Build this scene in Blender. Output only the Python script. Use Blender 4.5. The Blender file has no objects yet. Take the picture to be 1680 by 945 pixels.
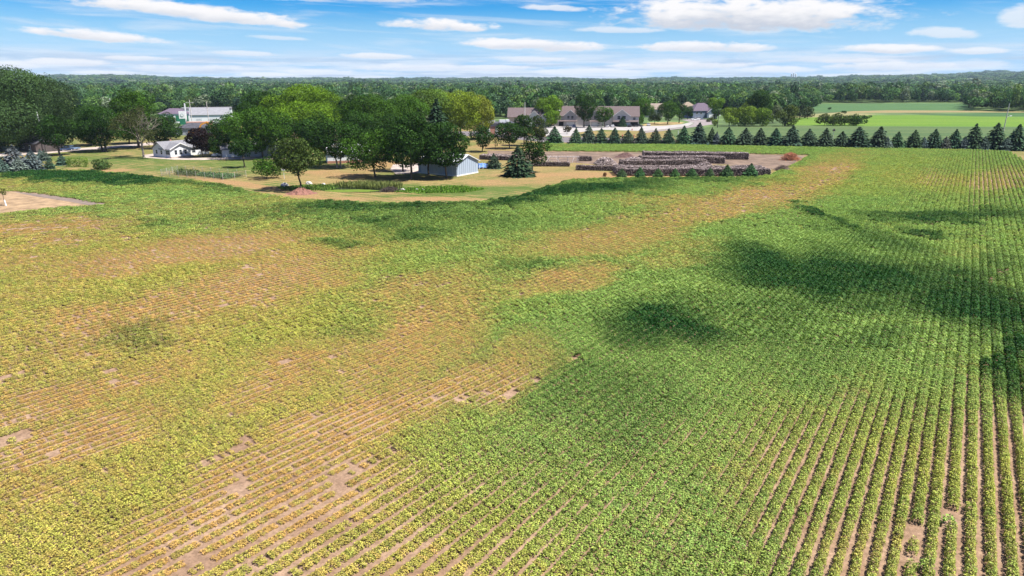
import bpy, bmesh, math, random
import numpy as np
from mathutils import Vector, Matrix
R = math.radians
random.seed(7)
rng = np.random.default_rng(11)
scene = bpy.context.scene
COL = scene.collection

# ------------------------------------------------------------------ camera
PW, PH, FPX = 1680.0, 945.0, 1119.0
HOR = 134.0
CAMH = 24.0
PITCH = math.atan((PH / 2 - HOR) / FPX)
cam_d = bpy.data.cameras.new("camera")
cam = bpy.data.objects.new("camera", cam_d)
COL.objects.link(cam)
cam.location = (0, 0, CAMH)
cam.rotation_euler = (math.pi / 2 - PITCH, 0, 0)
cam_d.sensor_fit = 'HORIZONTAL'
cam_d.sensor_width = 36
cam_d.lens = 36 * FPX / PW
cam_d.clip_start = 0.5
cam_d.clip_end = 40000
scene.camera = cam
CP, SP = math.cos(PITCH), math.sin(PITCH)

def ray(px, py):
    a, b = (px - PW / 2) / FPX, -(py - PH / 2) / FPX
    return np.array([a, CP + b * SP, -SP + b * CP])
def at(px, py, z=0.0):                       # photo point -> ground point
    d = ray(px, py)
    t = (z - CAMH) / d[2]
    return np.array([d[0] * t, d[1] * t, z])
def at_np(px, py):
    px, py = np.asarray(px, float), np.asarray(py, float)
    a, b = (px - PW / 2) / FPX, -(py - PH / 2) / FPX
    dy, dz = CP + b * SP, -SP + b * CP
    t = -CAMH / dz
    return np.stack([a * t, dy * t], -1)
def height_at(P, py):                        # height over ground point P that reaches photo row py
    b = -(py - PH / 2) / FPX
    dy, dz = CP + b * SP, -SP + b * CP
    return CAMH + dz / dy * P[1]
def ppm(P):                                  # photo pixels per metre at P
    return FPX / (P[1] * CP + (CAMH - P[2]) * SP)
def proj(x, y, z=0.0):
    dz = z - CAMH
    dep = y * CP - dz * SP
    up = y * SP + dz * CP
    return PW / 2 + FPX * x / dep, PH / 2 - FPX * up / dep

# ------------------------------------------------------------------ node helpers
class NT:
    def __init__(s, tree):
        s.t = tree; s.n = tree.nodes; s.l = tree.links
    def node(s, typ, **kw):
        n = s.n.new(typ)
        for k, v in kw.items(): setattr(n, k, v)
        return n
    def put(s, sock, v):
        if v is None: return
        if isinstance(v, bpy.types.NodeSocket): s.l.new(v, sock)
        elif isinstance(v, (int, float)) and sock.type in ('RGBA',): sock.default_value = (v, v, v, 1)
        elif isinstance(v, (tuple, list)) and sock.type == 'RGBA' and len(v) == 3: sock.default_value = (*v, 1)
        else: sock.default_value = v
    def m(s, op, a, b=None, c=None, clamp=False):
        n = s.node('ShaderNodeMath', operation=op); n.use_clamp = clamp
        s.put(n.inputs[0], a); s.put(n.inputs[1], b); s.put(n.inputs[2], c)
        return n.outputs[0]
    def smooth(s, x, lo, hi):
        n = s.node('ShaderNodeMapRange', interpolation_type='SMOOTHSTEP')
        s.put(n.inputs['Value'], x); s.put(n.inputs['From Min'], lo); s.put(n.inputs['From Max'], hi)
        return n.outputs[0]
    def mix(s, f, a, b, mode='MIX'):
        n = s.node('ShaderNodeMix', data_type='RGBA', blend_type=mode)
        s.put(n.inputs[0], f); s.put(n.inputs[6], a); s.put(n.inputs[7], b)
        return n.outputs[2]
    def noise(s, vec, scale, detail=3.0, rough=0.55, dist=0.0):
        n = s.node('ShaderNodeTexNoise')
        s.put(n.inputs['Vector'], vec); s.put(n.inputs['Scale'], scale)
        s.put(n.inputs['Detail'], detail); s.put(n.inputs['Roughness'], rough); s.put(n.inputs['Distortion'], dist)
        return n.outputs[0]
    def comb(s, x, y, z):
        n = s.node('ShaderNodeCombineXYZ')
        s.put(n.inputs[0], x); s.put(n.inputs[1], y); s.put(n.inputs[2], z)
        return n.outputs[0]
    def sep(s, v):
        n = s.node('ShaderNodeSeparateXYZ'); s.l.new(v, n.inputs[0]); return n.outputs
    def attr(s, name, typ='GEOMETRY'):
        n = s.node('ShaderNodeAttribute', attribute_name=name, attribute_type=typ)
        return n.outputs

# ------------------------------------------------------------------ sun and sky
SUN_EL, SUN_AZ = R(61), R(107)               # azimuth clockwise from +Y
sun_dir = Vector((math.sin(SUN_AZ) * math.cos(SUN_EL), math.cos(SUN_AZ) * math.cos(SUN_EL), math.sin(SUN_EL)))
sd = bpy.data.lights.new("sun", 'SUN')
sd.energy = 5.0; sd.angle = R(0.53); sd.color = (1.0, 0.955, 0.88)
so = bpy.data.objects.new("sun", sd); COL.objects.link(so)
so.location = sun_dir * 300
so.rotation_euler = sun_dir.to_track_quat('Z', 'Y').to_euler()

scene.view_settings.view_transform = 'Standard'
scene.view_settings.look = 'None'
scene.view_settings.exposure = 1.12
scene.view_settings.gamma = 1.0
scene.cycles.max_bounces = 6
scene.cycles.diffuse_bounces = 3
scene.cycles.transparent_max_bounces = 4
scene.cycles.volume_bounces = 1

world = bpy.data.worlds.new("World"); scene.world = world
world.use_nodes = True
wt = world.node_tree; wt.nodes.clear()
W = NT(wt)
wout = W.node('ShaderNodeOutputWorld'); bg = W.node('ShaderNodeBackground')
wt.links.new(bg.outputs[0], wout.inputs[0])
bg.inputs[1].default_value = 0.05
sky = W.node('ShaderNodeTexSky', sky_type='NISHITA')
sky.sun_disc = False; sky.sun_elevation = SUN_EL; sky.sun_rotation = SUN_AZ
sky.air_density = 1.0; sky.dust_density = 0.1; sky.ozone_density = 4.0; sky.altitude = 300
hs = W.node('ShaderNodeHueSaturation')
wt.links.new(sky.outputs[0], hs.inputs['Color'])
hs.inputs['Hue'].default_value = .52
hs.inputs['Saturation'].default_value = 2.2
hs.inputs['Value'].default_value = 1.15
tc = W.node('ShaderNodeTexCoord')
X, Y, Z = W.sep(tc.outputs['Generated'])
az = W.m('ARCTAN2', X, Y); el = W.m('ARCSINE', Z)
def azel(px, py):
    d = ray(px, py); d = d / np.linalg.norm(d)
    return math.atan2(d[0], d[1]), math.asin(d[2])
nv = W.comb(W.m('MULTIPLY', az, 16.0), W.m('MULTIPLY', el, 62.0), 3.1)
n1 = W.noise(nv, 1.0, 6.0, 0.60, 0.3)
nv2 = W.comb(W.m('MULTIPLY', az, 50.0), W.m('MULTIPLY', el, 150.0), 7.7)
n2 = W.noise(nv2, 1.0, 4.0, 0.6)
ns = W.m('ADD', W.m('MULTIPLY', W.m('SUBTRACT', n1, 0.5), 2.6), W.m('MULTIPLY', W.m('SUBTRACT', n2, 0.5), 1.1))
# the cumulus clouds of this sky: photo x, y, half width, half height, slope, opacity, grey underside
CLOUDS = [(325, 22, 205, 17, .075, 1.0, .6), (165, 60, 128, 12, .07, 1.0, .6), (715, 43, 100, 14, .03, 1.0, .6),
          (865, 74, 132, 13, .02, 1.0, .65), (1230, 27, 285, 38, .03, 1.0, 1.0), (1145, 77, 125, 12, .02, .95, .65),
          (1450, 81, 105, 10, .02, .95, .65), (1550, 54, 75, 12, .06, .6, .3), (910, 14, 55, 7, .05, .7, .2),
          (1690, 28, 55, 24, 0, .65, .3), (530, -6, 200, 13, .0, .8, .9), (880, 98, 90, 6, .03, .6, .5),
          (1120, 108, 130, 10, .0, .85, .6), (1270, 114, 80, 8, 0, .9, .4), (1470, 108, 150, 12, .0, .9, .6),
          (105, 103, 75, 8, .0, .85, .5), (15, 107, 60, 9, .0, .85, .4), (300, 113, 120, 8, .0, .75, .7), (690, 112, 110, 8, 0, .7, .6), (520, 118, 70, 6, 0, .8, .4), (430, 122, 60, 4, 0, .9, .2), (960, 117, 90, 6, 0, .8, .4),
          (1330, 95, 150, 12, 0, .35, .9), (1600, 105, 70, 9, 0, .5, .6)]
CLOUDS += [(620, 92, 70, 6, .02, .8, .5), (400, 88, 60, 5, .03, .6, .5), (230, 96, 70, 5, .02, .7, .5), (1600, 84, 55, 7, 0, .7, .5), (1020, 50, 80, 7, .02, .6, .5), (450, 62, 60, 5, .04, .5, .4), (1400, 100, 80, 6, 0, .8, .6), (800, 112, 90, 6, 0, .8, .6), (180, 120, 80, 5, 0, .8, .5)]
mask = 0.0; under = 0.0
for (cx, cy, hw, hh, slope, op, gr) in CLOUDS:
    a0, e0 = azel(cx, cy)
    a1, _ = azel(cx + hw, cy); _, e1 = azel(cx, cy - hh)
    ra, re = a1 - a0, e1 - e0
    da = W.m('SUBTRACT', az, a0)
    u = W.m('DIVIDE', da, ra)
    v = W.m('DIVIDE', W.m('SUBTRACT', W.m('ADD', W.m('SUBTRACT', el, e0), W.m('MULTIPLY', da, slope)), 0.0), re)
    vneg = W.m('MINIMUM', v, 0.0)
    d2 = W.m('ADD', W.m('MULTIPLY', u, u), W.m('ADD', W.m('MULTIPLY', v, v), W.m('MULTIPLY', W.m('MULTIPLY', vneg, vneg), 0.7)))
    k = W.m('MULTIPLY', W.smooth(W.m('ADD', W.m('SUBTRACT', 1.0, d2), ns), -0.05, 0.75), op)
    mask = W.m('MAXIMUM', mask, k)
    under = W.m('MAXIMUM', under, W.m('MULTIPLY', W.m('MULTIPLY', k, W.smooth(W.m('ADD', v, W.m('MULTIPLY', ns, .55)), 0.45, -0.55)), gr))
# general cumulus layer for the rest of the sky
zc = W.m('MAXIMUM', Z, 0.03)
pv = W.comb(W.m('DIVIDE', X, zc), W.m('DIVIDE', Y, zc), 1.7)
g1 = W.noise(pv, 0.55, 5.0, 0.55)
gate = W.m('MAXIMUM', W.smooth(el, R(6.2), R(9)), W.smooth(W.m('ABSOLUTE', az), R(38), R(46)))
gm = W.m('MULTIPLY', W.smooth(g1, 0.54, 0.68), gate)
mask = W.m('MAXIMUM', mask, gm)
# low pale stratus towards the horizon and thin cirrus
st = W.noise(W.comb(W.m('MULTIPLY', az, 7.0), W.m('MULTIPLY', el, 120.0), 0.4), 1.0, 5.0, 0.6)
stm = W.m('MULTIPLY', W.smooth(st, 0.38, 0.55), W.smooth(el, R(3.0), R(0.6)))
stg = W.smooth(W.noise(W.comb(W.m('MULTIPLY', az, 9.0), W.m('MULTIPLY', el, 170.0), 5.4), 1.0, 4.0, .6), 0.45, 0.62)
ci = W.noise(W.comb(W.m('MULTIPLY', az, 5.0), W.m('ADD', W.m('MULTIPLY', el, 70.0), W.m('MULTIPLY', az, 3.0)), 9.0), 1.0, 6.0, 0.62, .5)
cim = W.m('MULTIPLY', W.smooth(ci, 0.46, 0.72), 0.5)
base = W.mix(W.m('MULTIPLY', W.smooth(el, R(7.0), R(1.0)), .82), hs.outputs[0], (3.0, 5.6, 9.3))
base = W.mix(cim, base, (7.6, 8.1, 8.8))
base = W.mix(W.m('MULTIPLY', stm, .85), base, W.mix(stg, (8.0, 8.3, 8.8), (4.9, 5.6, 7.0)))
cloudc = W.mix(W.m('MULTIPLY', under, .9), (9.3, 9.1, 9.1), (4.9, 5.3, 6.2))
W.put(bg.inputs[0], W.mix(mask, base, cloudc))
# ------------------------------------------------------------------ materials
def new_mat(name):
    m = bpy.data.materials.new(name); m.use_nodes = True
    m.node_tree.nodes.clear()
    t = NT(m.node_tree)
    out = t.node('ShaderNodeOutputMaterial')
    return m, t, out
def surf(name, col, rough=0.8, var=0.25, scale=1.5, bump=0.0, bscale=8.0, metal=0.0, spec=0.3, stretch=None):
    m, t, out = new_mat(name)
    p = t.node('ShaderNodeBsdfPrincipled')
    tcn = t.node('ShaderNodeTexCoord')
    v = tcn.outputs['Object']
    if stretch:
        mp = t.node('ShaderNodeMapping'); mp.inputs['Scale'].default_value = stretch
        t.l.new(v, mp.inputs[0]); v = mp.outputs[0]
    n = t.noise(v, scale, 5, .65)
    lo = tuple(c * (1 - var) for c in col); hi = tuple(min(1, c * (1 + var)) for c in col)
    t.put(p.inputs['Base Color'], t.mix(t.smooth(n, .3, .7), lo, hi))
    p.inputs['Roughness'].default_value = rough; p.inputs['Metallic'].default_value = metal
    p.inputs['Specular IOR Level'].default_value = spec
    if bump:
        b = t.node('ShaderNodeBump'); b.inputs['Strength'].default_value = bump; b.inputs['Distance'].default_value = .05
        t.l.new(t.noise(v, bscale, 4, .6), b.inputs['Height']); t.l.new(b.outputs[0], p.inputs['Normal'])
    t.l.new(p.outputs[0], out.inputs[0])
    return m
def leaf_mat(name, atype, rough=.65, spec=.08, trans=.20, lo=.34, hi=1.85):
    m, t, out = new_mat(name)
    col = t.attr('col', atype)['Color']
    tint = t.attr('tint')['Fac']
    c = t.mix(tint, t.mix(1.0, col, (lo, lo, lo * .95), 'MULTIPLY'), t.mix(1.0, col, (hi, hi * .98, hi * .85), 'MULTIPLY'))  # random dark and bright tints stand in for shade and sunlight in crowns
    p = t.node('ShaderNodeBsdfPrincipled')
    t.put(p.inputs['Base Color'], c); p.inputs['Roughness'].default_value = rough
    p.inputs['Specular IOR Level'].default_value = spec
    tr = t.node('ShaderNodeBsdfTranslucent'); t.put(tr.inputs[0], t.mix(1.0, c, (1.1, 1.15, .6), 'MULTIPLY'))
    mx = t.node('ShaderNodeMixShader'); mx.inputs[0].default_value = trans
    t.l.new(p.outputs[0], mx.inputs[1]); t.l.new(tr.outputs[0], mx.inputs[2])
    t.l.new(mx.outputs[0], out.inputs[0])
    return m
M_leaf = leaf_mat('leaf', 'OBJECT')
M_leaf_i = leaf_mat('leaf_mass', 'INSTANCER')
M_crop = leaf_mat('crop_leaf', 'INSTANCER', .6, .10, .25, .38, 1.75)  # wide tint range: dark leaves stand in for shaded gaps
M_bark = surf('bark', (.10, .075, .055), .9, .4, 3, .4)
M_bark_pale = surf('bark_pale', (.30, .25, .20), .9, .35, 3, .4)

# ------------------------------------------------------------------ mesh helpers
def np_mesh(name, V, F, tint=None, smooth=False):
    """V (n,3), F (m,k) all faces of k corners"""
    V = np.ascontiguousarray(V, np.float32); F = np.ascontiguousarray(F, np.int32)
    me = bpy.data.meshes.new(name)
    m, k = F.shape
    me.vertices.add(len(V)); me.vertices.foreach_set('co', V.ravel())
    me.loops.add(m * k); me.loops.foreach_set('vertex_index', F.ravel())
    me.polygons.add(m)
    me.polygons.foreach_set('loop_start', np.arange(0, m * k, k, dtype=np.int32))
    me.polygons.foreach_set('loop_total', np.full(m, k, np.int32))
    me.update(calc_edges=True)
    if tint is not None:
        a = me.attributes.new('tint', 'FLOAT', 'FACE'); a.data.foreach_set('value', np.ascontiguousarray(tint, np.float32))
    if smooth: me.polygons.foreach_set('use_smooth', np.ones(m, bool))
    return me
def link(name, me, mat=None, parent=None, loc=None):
    o = bpy.data.objects.new(name, me); COL.objects.link(o)
    if mat is not None and not me.materials: me.materials.append(mat)
    if parent is not None: o.parent = parent
    if loc is not None: o.location = loc
    return o
def tag(o, label=None, cat=None, group=None, kind=None):
    for k, v in (('label', label), ('category', cat), ('group', group), ('kind', kind)):
        if v: o[k] = v
    return o
def thing(name, label, cat, loc=(0, 0, 0), rz=0.0, group=None):
    o = bpy.data.objects.new(name, None); COL.objects.link(o)
    o.empty_display_size = .5
    o.location = loc; o.rotation_euler = (0, 0, rz)
    return tag(o, label, cat, group)

class MB:
    """collects simple solids into one mesh"""
    def __init__(s): s.v = []; s.f = []
    def add(s, vs, fs):
        b = len(s.v); s.v += [tuple(v) for v in vs]; s.f += [tuple(i + b for i in f) for f in fs]
    def box(s, x0, x1, y0, y1, z0, z1):
        s.add([(x0, y0, z0), (x1, y0, z0), (x1, y1, z0), (x0, y1, z0), (x0, y0, z1), (x1, y0, z1), (x1, y1, z1), (x0, y1, z1)],
              [(0, 3, 2, 1), (4, 5, 6, 7), (0, 1, 5, 4), (1, 2, 6, 5), (2, 3, 7, 6), (3, 0, 4, 7)])
    def prism(s, poly, axis, a, b):
        """poly: points in the plane across axis ('x': (y,z); 'y': (x,z); 'z': (x,y)), swept from a to b"""
        n = len(poly)
        def P(p, t): return {'x': (t, p[0], p[1]), 'y': (p[0], t, p[1]), 'z': (p[0], p[1], t)}[axis]
        vs = [P(p, a) for p in poly] + [P(p, b) for p in poly]
        fs = [tuple(range(n))[::-1], tuple(range(n, 2 * n))] + [(i, (i + 1) % n, n + (i + 1) % n, n + i) for i in range(n)]
        s.add(vs, fs)
    def tube(s, p, q, r0, r1=None, n=6):
        r1 = r0 if r1 is None else r1
        p, q = Vector(p), Vector(q); d = (q - p).normalized()
        t = d.orthogonal().normalized(); u = d.cross(t)
        vs = []
        for c, r in ((p, r0), (q, r1)):
            for i in range(n):
                a = 2 * math.pi * i / n
                vs.append(c + (t * math.cos(a) + u * math.sin(a)) * r)
        s.add(vs, [(i, (i + 1) % n, n + (i + 1) % n, n + i) for i in range(n)] + [tuple(range(n))[::-1], tuple(range(n, 2 * n))])
    def build(s, name, mat, parent=None, loc=None, smooth=False):
        me = bpy.data.meshes.new(name); me.from_pydata(s.v, [], s.f)
        bm = bmesh.new(); bm.from_mesh(me); bmesh.ops.recalc_face_normals(bm, faces=bm.faces); bm.to_mesh(me); bm.free()
        if smooth: me.polygons.foreach_set('use_smooth', [True] * len(me.polygons))
        return link(name, me, mat, parent, loc)

def sheet(name, pxs, z, mat, label=None, thick=0.0):
    """flat polygon on the ground given by photo points"""
    P = [at(x, y, 0.0) for x, y in pxs]
    bm = bmesh.new()
    vs = [bm.verts.new((p[0], p[1], z)) for p in P]
    es = [bm.edges.new((vs[i], vs[(i + 1) % len(vs)])) for i in range(len(vs))]
    bmesh.ops.triangle_fill(bm, edges=es, use_beauty=True)
    for f in bm.faces:
        if f.normal.z < 0: f.normal_flip()
    me = bpy.data.meshes.new(name); bm.to_mesh(me); bm.free()
    o = link(name, me, mat); tag(o, label, None, None, 'structure')
    return o
def inside(x, y, poly):
    poly = np.asarray(poly); r = np.zeros(x.shape, bool)
    j = len(poly) - 1
    for i in range(len(poly)):
        xi, yi = poly[i][:2]; xj, yj = poly[j][:2]
        c = ((yi > y) != (yj > y)) & (x < (xj - xi) * (y - yi) / (yj - yi + 1e-12) + xi)
        r ^= c; j = i
    return r
def dense(pts, n=6):
    out = []
    for i in range(len(pts)):
        a, b = pts[i], pts[(i + 1) % len(pts)]
        for k in range(n): out.append((a[0] + (b[0] - a[0]) * k / n, a[1] + (b[1] - a[1]) * k / n))
    return out
def vnoise(x, y, seed=0, octaves=4, gain=.5):
    """value noise, numpy, about -1..1"""
    tot = np.zeros_like(x, float); amp = 1.0; s = 0.0
    for o in range(octaves):
        r = np.random.default_rng(seed * 31 + o); tab = r.random((256, 256)) * 2 - 1
        xi, yi = np.floor(x).astype(int), np.floor(y).astype(int)
        fx, fy = x - xi, y - yi
        fx, fy = fx * fx * (3 - 2 * fx), fy * fy * (3 - 2 * fy)
        g = lambda a, b: tab[a % 256, b % 256]
        tot += amp * ((g(xi, yi) * (1 - fx) + g(xi + 1, yi) * fx) * (1 - fy) + (g(xi, yi + 1) * (1 - fx) + g(xi + 1, yi + 1) * fx) * fy)
        s += amp; amp *= gain; x = x * 2.03 + 17.1; y = y * 2.03 + 9.7
    return tot / s * 1.6
def sstep(a, lo, hi):
    t = np.clip((a - lo) / (hi - lo), 0, 1); return t * t * (3 - 2 * t)
def blobs(px, py, L):
    """max of soft tilted ellipses (x, y, rx, ry, degrees, strength) over the map of the field"""
    r = np.zeros_like(px)
    for (cx, cy, rx, ry, a, s) in L:
        c, sn = math.cos(R(a)), math.sin(R(a))
        dx, dy = px - cx, py - cy
        u = (dx * c - dy * sn) / rx; v = (dx * sn + dy * c) / ry
        d = np.sqrt(u * u + v * v)
        r = np.maximum(r, s * sstep(d, 1.45, .30))
    return r

# ------------------------------------------------------------------ terrain
def terrain(x, y):
    x = np.asarray(x, float); y = np.asarray(y, float)
    r = np.hypot(x, y); a = np.degrees(np.arctan2(x, y))
    t = sstep(r, 2000, 7500)
    hgt = 35 + 52 * sstep(a, 17, 38) + 26 * sstep(a, -18, -32) * sstep(a, -75, -50) + 14 * vnoise(a / 4.2 + 40, r / 1500, 3, 3) + 8 * vnoise(a / 1.1, r / 600, 5, 3)
    return t * np.maximum(hgt, 5)
naz, rad = 240, np.concatenate([[0.01], np.geomspace(30, 12000, 64)])
A = np.linspace(0, 2 * math.pi, naz, endpoint=False)
gx = np.outer(rad, np.sin(A)); gy = np.outer(rad, np.cos(A)); gz = terrain(gx, gy)
V = np.stack([gx, gy, gz], -1).reshape(-1, 3)
i, j = np.meshgrid(np.arange(len(rad) - 1), np.arange(naz), indexing='ij'); j2 = (j + 1) % naz
F = np.stack([i * naz + j, (i + 1) * naz + j, (i + 1) * naz + j2, i * naz + j2], -1).reshape(-1, 4)[:, ::-1]
M_ground = surf('ground_grass', (.075, .12, .035), .95, .45, .02, .0)
ground = link('ground', np_mesh('ground', V, F, smooth=True), M_ground); tag(ground, 'green ground running out to the wooded hills', None, None, 'structure')

# lawn and yard, a dense sheet whose dryness and some tree shade are mapped
LAWN = [(-420, 420), (-420, 232), (60, 232), (250, 213), (330, 206), (480, 208), (800, 206), (900, 200), (1090, 212), (1150, 222), (1690, 232), (1800, 262), (1800, 420)]
LW = at_np(*zip(*dense(LAWN, 8)))
step = 1.3
xs = np.arange(LW[:, 0].min(), LW[:, 0].max(), step); ys = np.arange(95, LW[:, 1].max(), step)
gx, gy = np.meshgrid(xs, ys)
keep = inside(gx + step / 2, gy + step / 2, LW)
nx, ny = len(xs), len(ys)
i, j = np.meshgrid(np.arange(ny - 1), np.arange(nx - 1), indexing='ij')
F = np.stack([i * nx + j, i * nx + j + 1, (i + 1) * nx + j + 1, (i + 1) * nx + j], -1)[keep[:-1, :-1]]
me = np_mesh('lawn', np.stack([gx, gy, np.full_like(gx, .012)], -1).reshape(-1, 3), F)
lx, ly = proj(gx, gy)
green_shade = blobs(lx, ly, [(170, 262, 190, 7, 0, .75), (420, 268, 120, 9, 0, .8), (255, 276, 60, 6, 0, .8), (560, 285, 300, 5, 0, .45), (440, 276, 120, 8, 0, .7), (120, 262, 160, 9, 0, .6), (300, 268, 120, 7, 0, .55), (880, 310, 80, 8, 0, .5), (600, 307, 140, 7, 0, .95), (760, 312, 110, 12, 0, .75),  # greener turf, with tree shade painted in below the big tree cluster
                     (830, 322, 110, 9, -6, .65), (470, 312, 60, 5, 0, .6), (450, 303, 40, 5, 0, .4), (560, 268, 60, 12, 0, .5), (700, 310, 60, 6, 0, .9), (640, 321, 120, 4, 0, .45),
                     (500, 262, 60, 8, 0, .6), (20, 262, 60, 8, 0, .5), (760, 235, 60, 5, 0, .35), (1000, 213, 50, 4, 0, .6), (330, 262, 60, 5, 0, .75)])
green_shade = np.maximum(green_shade, .20 + .16 * sstep(lx, 560, 300)) + .22 * vnoise(gx / 9, gy / 9, 2)
worn = blobs(lx, ly, [(1000, 288, 260, 7, 0, .8), (860, 296, 120, 10, 4, .6), (560, 284, 110, 9, 0, .7), (700, 326, 90, 4, 0, .85), (570, 327, 80, 4, 0, .6), (390, 301, 120, 5, -8, .9), (130, 283, 160, 3.5, 3, .85),
                      (640, 270, 50, 7, 0, .7), (480, 322, 60, 5, 0, .7), (820, 240, 60, 6, 0, .6)]) + .2 * vnoise(gx / 6 + 50, gy / 6, 4)
for nm, val in (('green_shade', green_shade), ('worn', worn)):
    a = me.attributes.new(nm, 'FLOAT', 'POINT'); a.data.foreach_set('value', np.ascontiguousarray(np.clip(val, 0, 1).ravel(), np.float32))
m, t, out = new_mat('lawn_grass')
p = t.node('ShaderNodeBsdfPrincipled'); p.inputs['Roughness'].default_value = .95; p.inputs['Specular IOR Level'].default_value = .1
geo = t.node('ShaderNodeNewGeometry'); pos = geo.outputs['Position']
px_, py_, _ = t.sep(pos)
n = t.noise(pos, .35, 6, .65)
fine = t.noise(pos, 2.2, 5, .7)
# mower tracks: soft stripes along the plot
st_ = t.m('SINE', t.m('ADD', t.m('MULTIPLY', t.m('ADD', t.m('MULTIPLY', px_, .50), t.m('MULTIPLY', py_, .86)), 2.6), t.m('MULTIPLY', n, 5.0)))
wv = t.m('ADD', t.m('ADD', t.attr('green_shade')['Fac'], t.m('MULTIPLY', t.m('SUBTRACT', n, .5), 1.25)), t.m('MULTIPLY', st_, .17))
c = t.mix(t.smooth(wv, .05, .62), (.225, .165, .070), (.072, .112, .024))
stk = t.noise(t.comb(t.m('MULTIPLY', t.m('ADD', t.m('MULTIPLY', px_, .84), t.m('MULTIPLY', py_, -.54)), .10), t.m('MULTIPLY', t.m('ADD', t.m('MULTIPLY', px_, .54), t.m('MULTIPLY', py_, .84)), .9), 0.), 1.0, 5, .7)
c = t.mix(t.m('MULTIPLY', t.smooth(stk, .48, .68), .6), c, (.30, .235, .105))
c = t.mix(t.m('MULTIPLY', t.smooth(stk, .45, .28), .55), c, (.060, .085, .020))
c = t.mix(t.m('MULTIPLY', t.smooth(t.m('ADD', t.attr('worn')['Fac'], t.m('MULTIPLY', t.m('SUBTRACT', fine, .5), .6)), .3, .85), .85), c, (.27, .165, .080))
c = t.mix(1.0, c, t.mix(t.smooth(fine, .25, .75), (.62, .62, .62), (1.32, 1.3, 1.25)), 'MULTIPLY')
t.put(p.inputs['Base Color'], c)
b = t.node('ShaderNodeBump'); b.inputs['Strength'].default_value = .6; b.inputs['Distance'].default_value = .12
t.l.new(t.noise(pos, 3.5, 4, .7), b.inputs['Height']); t.l.new(b.outputs[0], p.inputs['Normal'])
t.l.new(p.outputs[0], out.inputs[0])
tag(link('lawn', me, m), 'dry patchy lawn around the farmstead', None, None, 'structure')

# ------------------------------------------------------------------ soybean field
FIELD = [(-260, 306), (-120, 292), (0, 287), (60, 282), (130, 280), (200, 286), (270, 295), (330, 298), (370, 305), (420, 318), (470, 325), (520, 330), (600, 334),
         (700, 336), (780, 334), (850, 325), (900, 308), (935, 297), (1000, 294), (1120, 293), (1240, 292.5), (1262, 287), (1298, 273), (1325, 258), (1328, 254.5),
         (1230, 252.5), (1065, 249.5), (897, 248.5), (895, 237), (1100, 238), (1400, 243.5), (1600, 246.5), (1655, 249), (1668, 256), (1690, 270), (1900, 300)]
FW = np.vstack([at_np(*zip(*FIELD)), [[75, 18], [-60, 18]]])
CUT = [(-150, 318), (0, 314.5), (30, 314.5), (70, 319), (110, 325), (175, 335), (150, 338.5), (100, 341), (60, 345), (0, 352), (-150, 372)]
CW = at_np(*zip(*CUT))
m, t, out = new_mat('field_soil')
p = t.node('ShaderNodeBsdfPrincipled'); p.inputs['Roughness'].default_value = .95; p.inputs['Specular IOR Level'].default_value = .1
pos = t.node('ShaderNodeNewGeometry').outputs['Position']
a1 = t.noise(pos, .25, 5, .6); a2 = t.noise(pos, 3.0, 6, .75)
c = t.mix(t.smooth(a1, .35, .7), (.215, .138, .088), (.300, .205, .138))
c = t.mix(1.0, c, t.mix(t.smooth(a2, .25, .75), (.58, .57, .56), (1.3, 1.3, 1.3)), 'MULTIPLY')
t.put(p.inputs['Base Color'], c)
b = t.node('ShaderNodeBump'); b.inputs['Strength'].default_value = .8; b.inputs['Distance'].default_value = .06
t.l.new(t.noise(pos, 5.0, 6, .75), b.inputs['Height']); t.l.new(b.outputs[0], p.inputs['Normal'])
t.l.new(p.outputs[0], out.inputs[0]); M_soil = m
bm = bmesh.new(); vs = [bm.verts.new((q[0], q[1], .03)) for q in FW]
es = [bm.edges.new((vs[i], vs[(i + 1) % len(vs)])) for i in range(len(vs))]
bmesh.ops.triangle_fill(bm, edges=es, use_beauty=True)
for f in bm.faces:
    if f.normal.z < 0: f.normal_flip()
me = bpy.data.meshes.new('field_soil'); bm.to_mesh(me); bm.free()
tag(link('field_soil', me, M_soil), 'pinkish tan soil of the crop field', None, None, 'structure')

M_bare = surf('bare_plot', (.27, .185, .105), .95, .35, .35, .5, 3)
sheet('bare_plot', CUT, .05, M_bare, 'bare dry plot cut into the left edge of the field')
sheet('bare_plot_track', [(20, 314.8), (70, 319), (110, 325), (175, 335), (150, 338), (112, 331), (60, 323)], .06, surf('grey_soil', (.17, .13, .105), .95, .25, .6, .4))

# crop rows: straight towards the far right, bending a little on the near left
ROWAZ = R(33.2)
rd = np.array([math.sin(ROWAZ), math.cos(ROWAZ)]); rn = np.array([rd[1], -rd[0]])
SP_ = 0.90
def bend(v):                                  # slope of the row against the row axis, by side distance
    return .095 * sstep(v, -8, -28)
ROWX = np.array([-400, -60, -14, 2, 400.]); ROWV = np.array([-60 * .80 - 340 + 3.2 - 1, -48.8 + 2.0, -12.0, 2, 400.])
ROWV[1] = ROWV[2] - 46 * .92; ROWV[0] = ROWV[1] - 340 * 1.04
def rows(u0, u1, vmin, vmax, du):
    k = np.arange(math.floor(vmin / SP_), math.ceil(vmax / SP_)); u = np.arange(u0, u1, du)
    K, U = np.meshgrid(k, u)
    K = K.ravel().astype(float); U = U.ravel() + rng.uniform(-.45, .45, K.size) * du
    Vv = np.interp(K * SP_, ROWX, ROWV)                       # drilled closer on the near left
    Vv = Vv + bend(Vv) * np.clip(U - 70.0, -60, 60)
    return K, U, Vv

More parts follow.
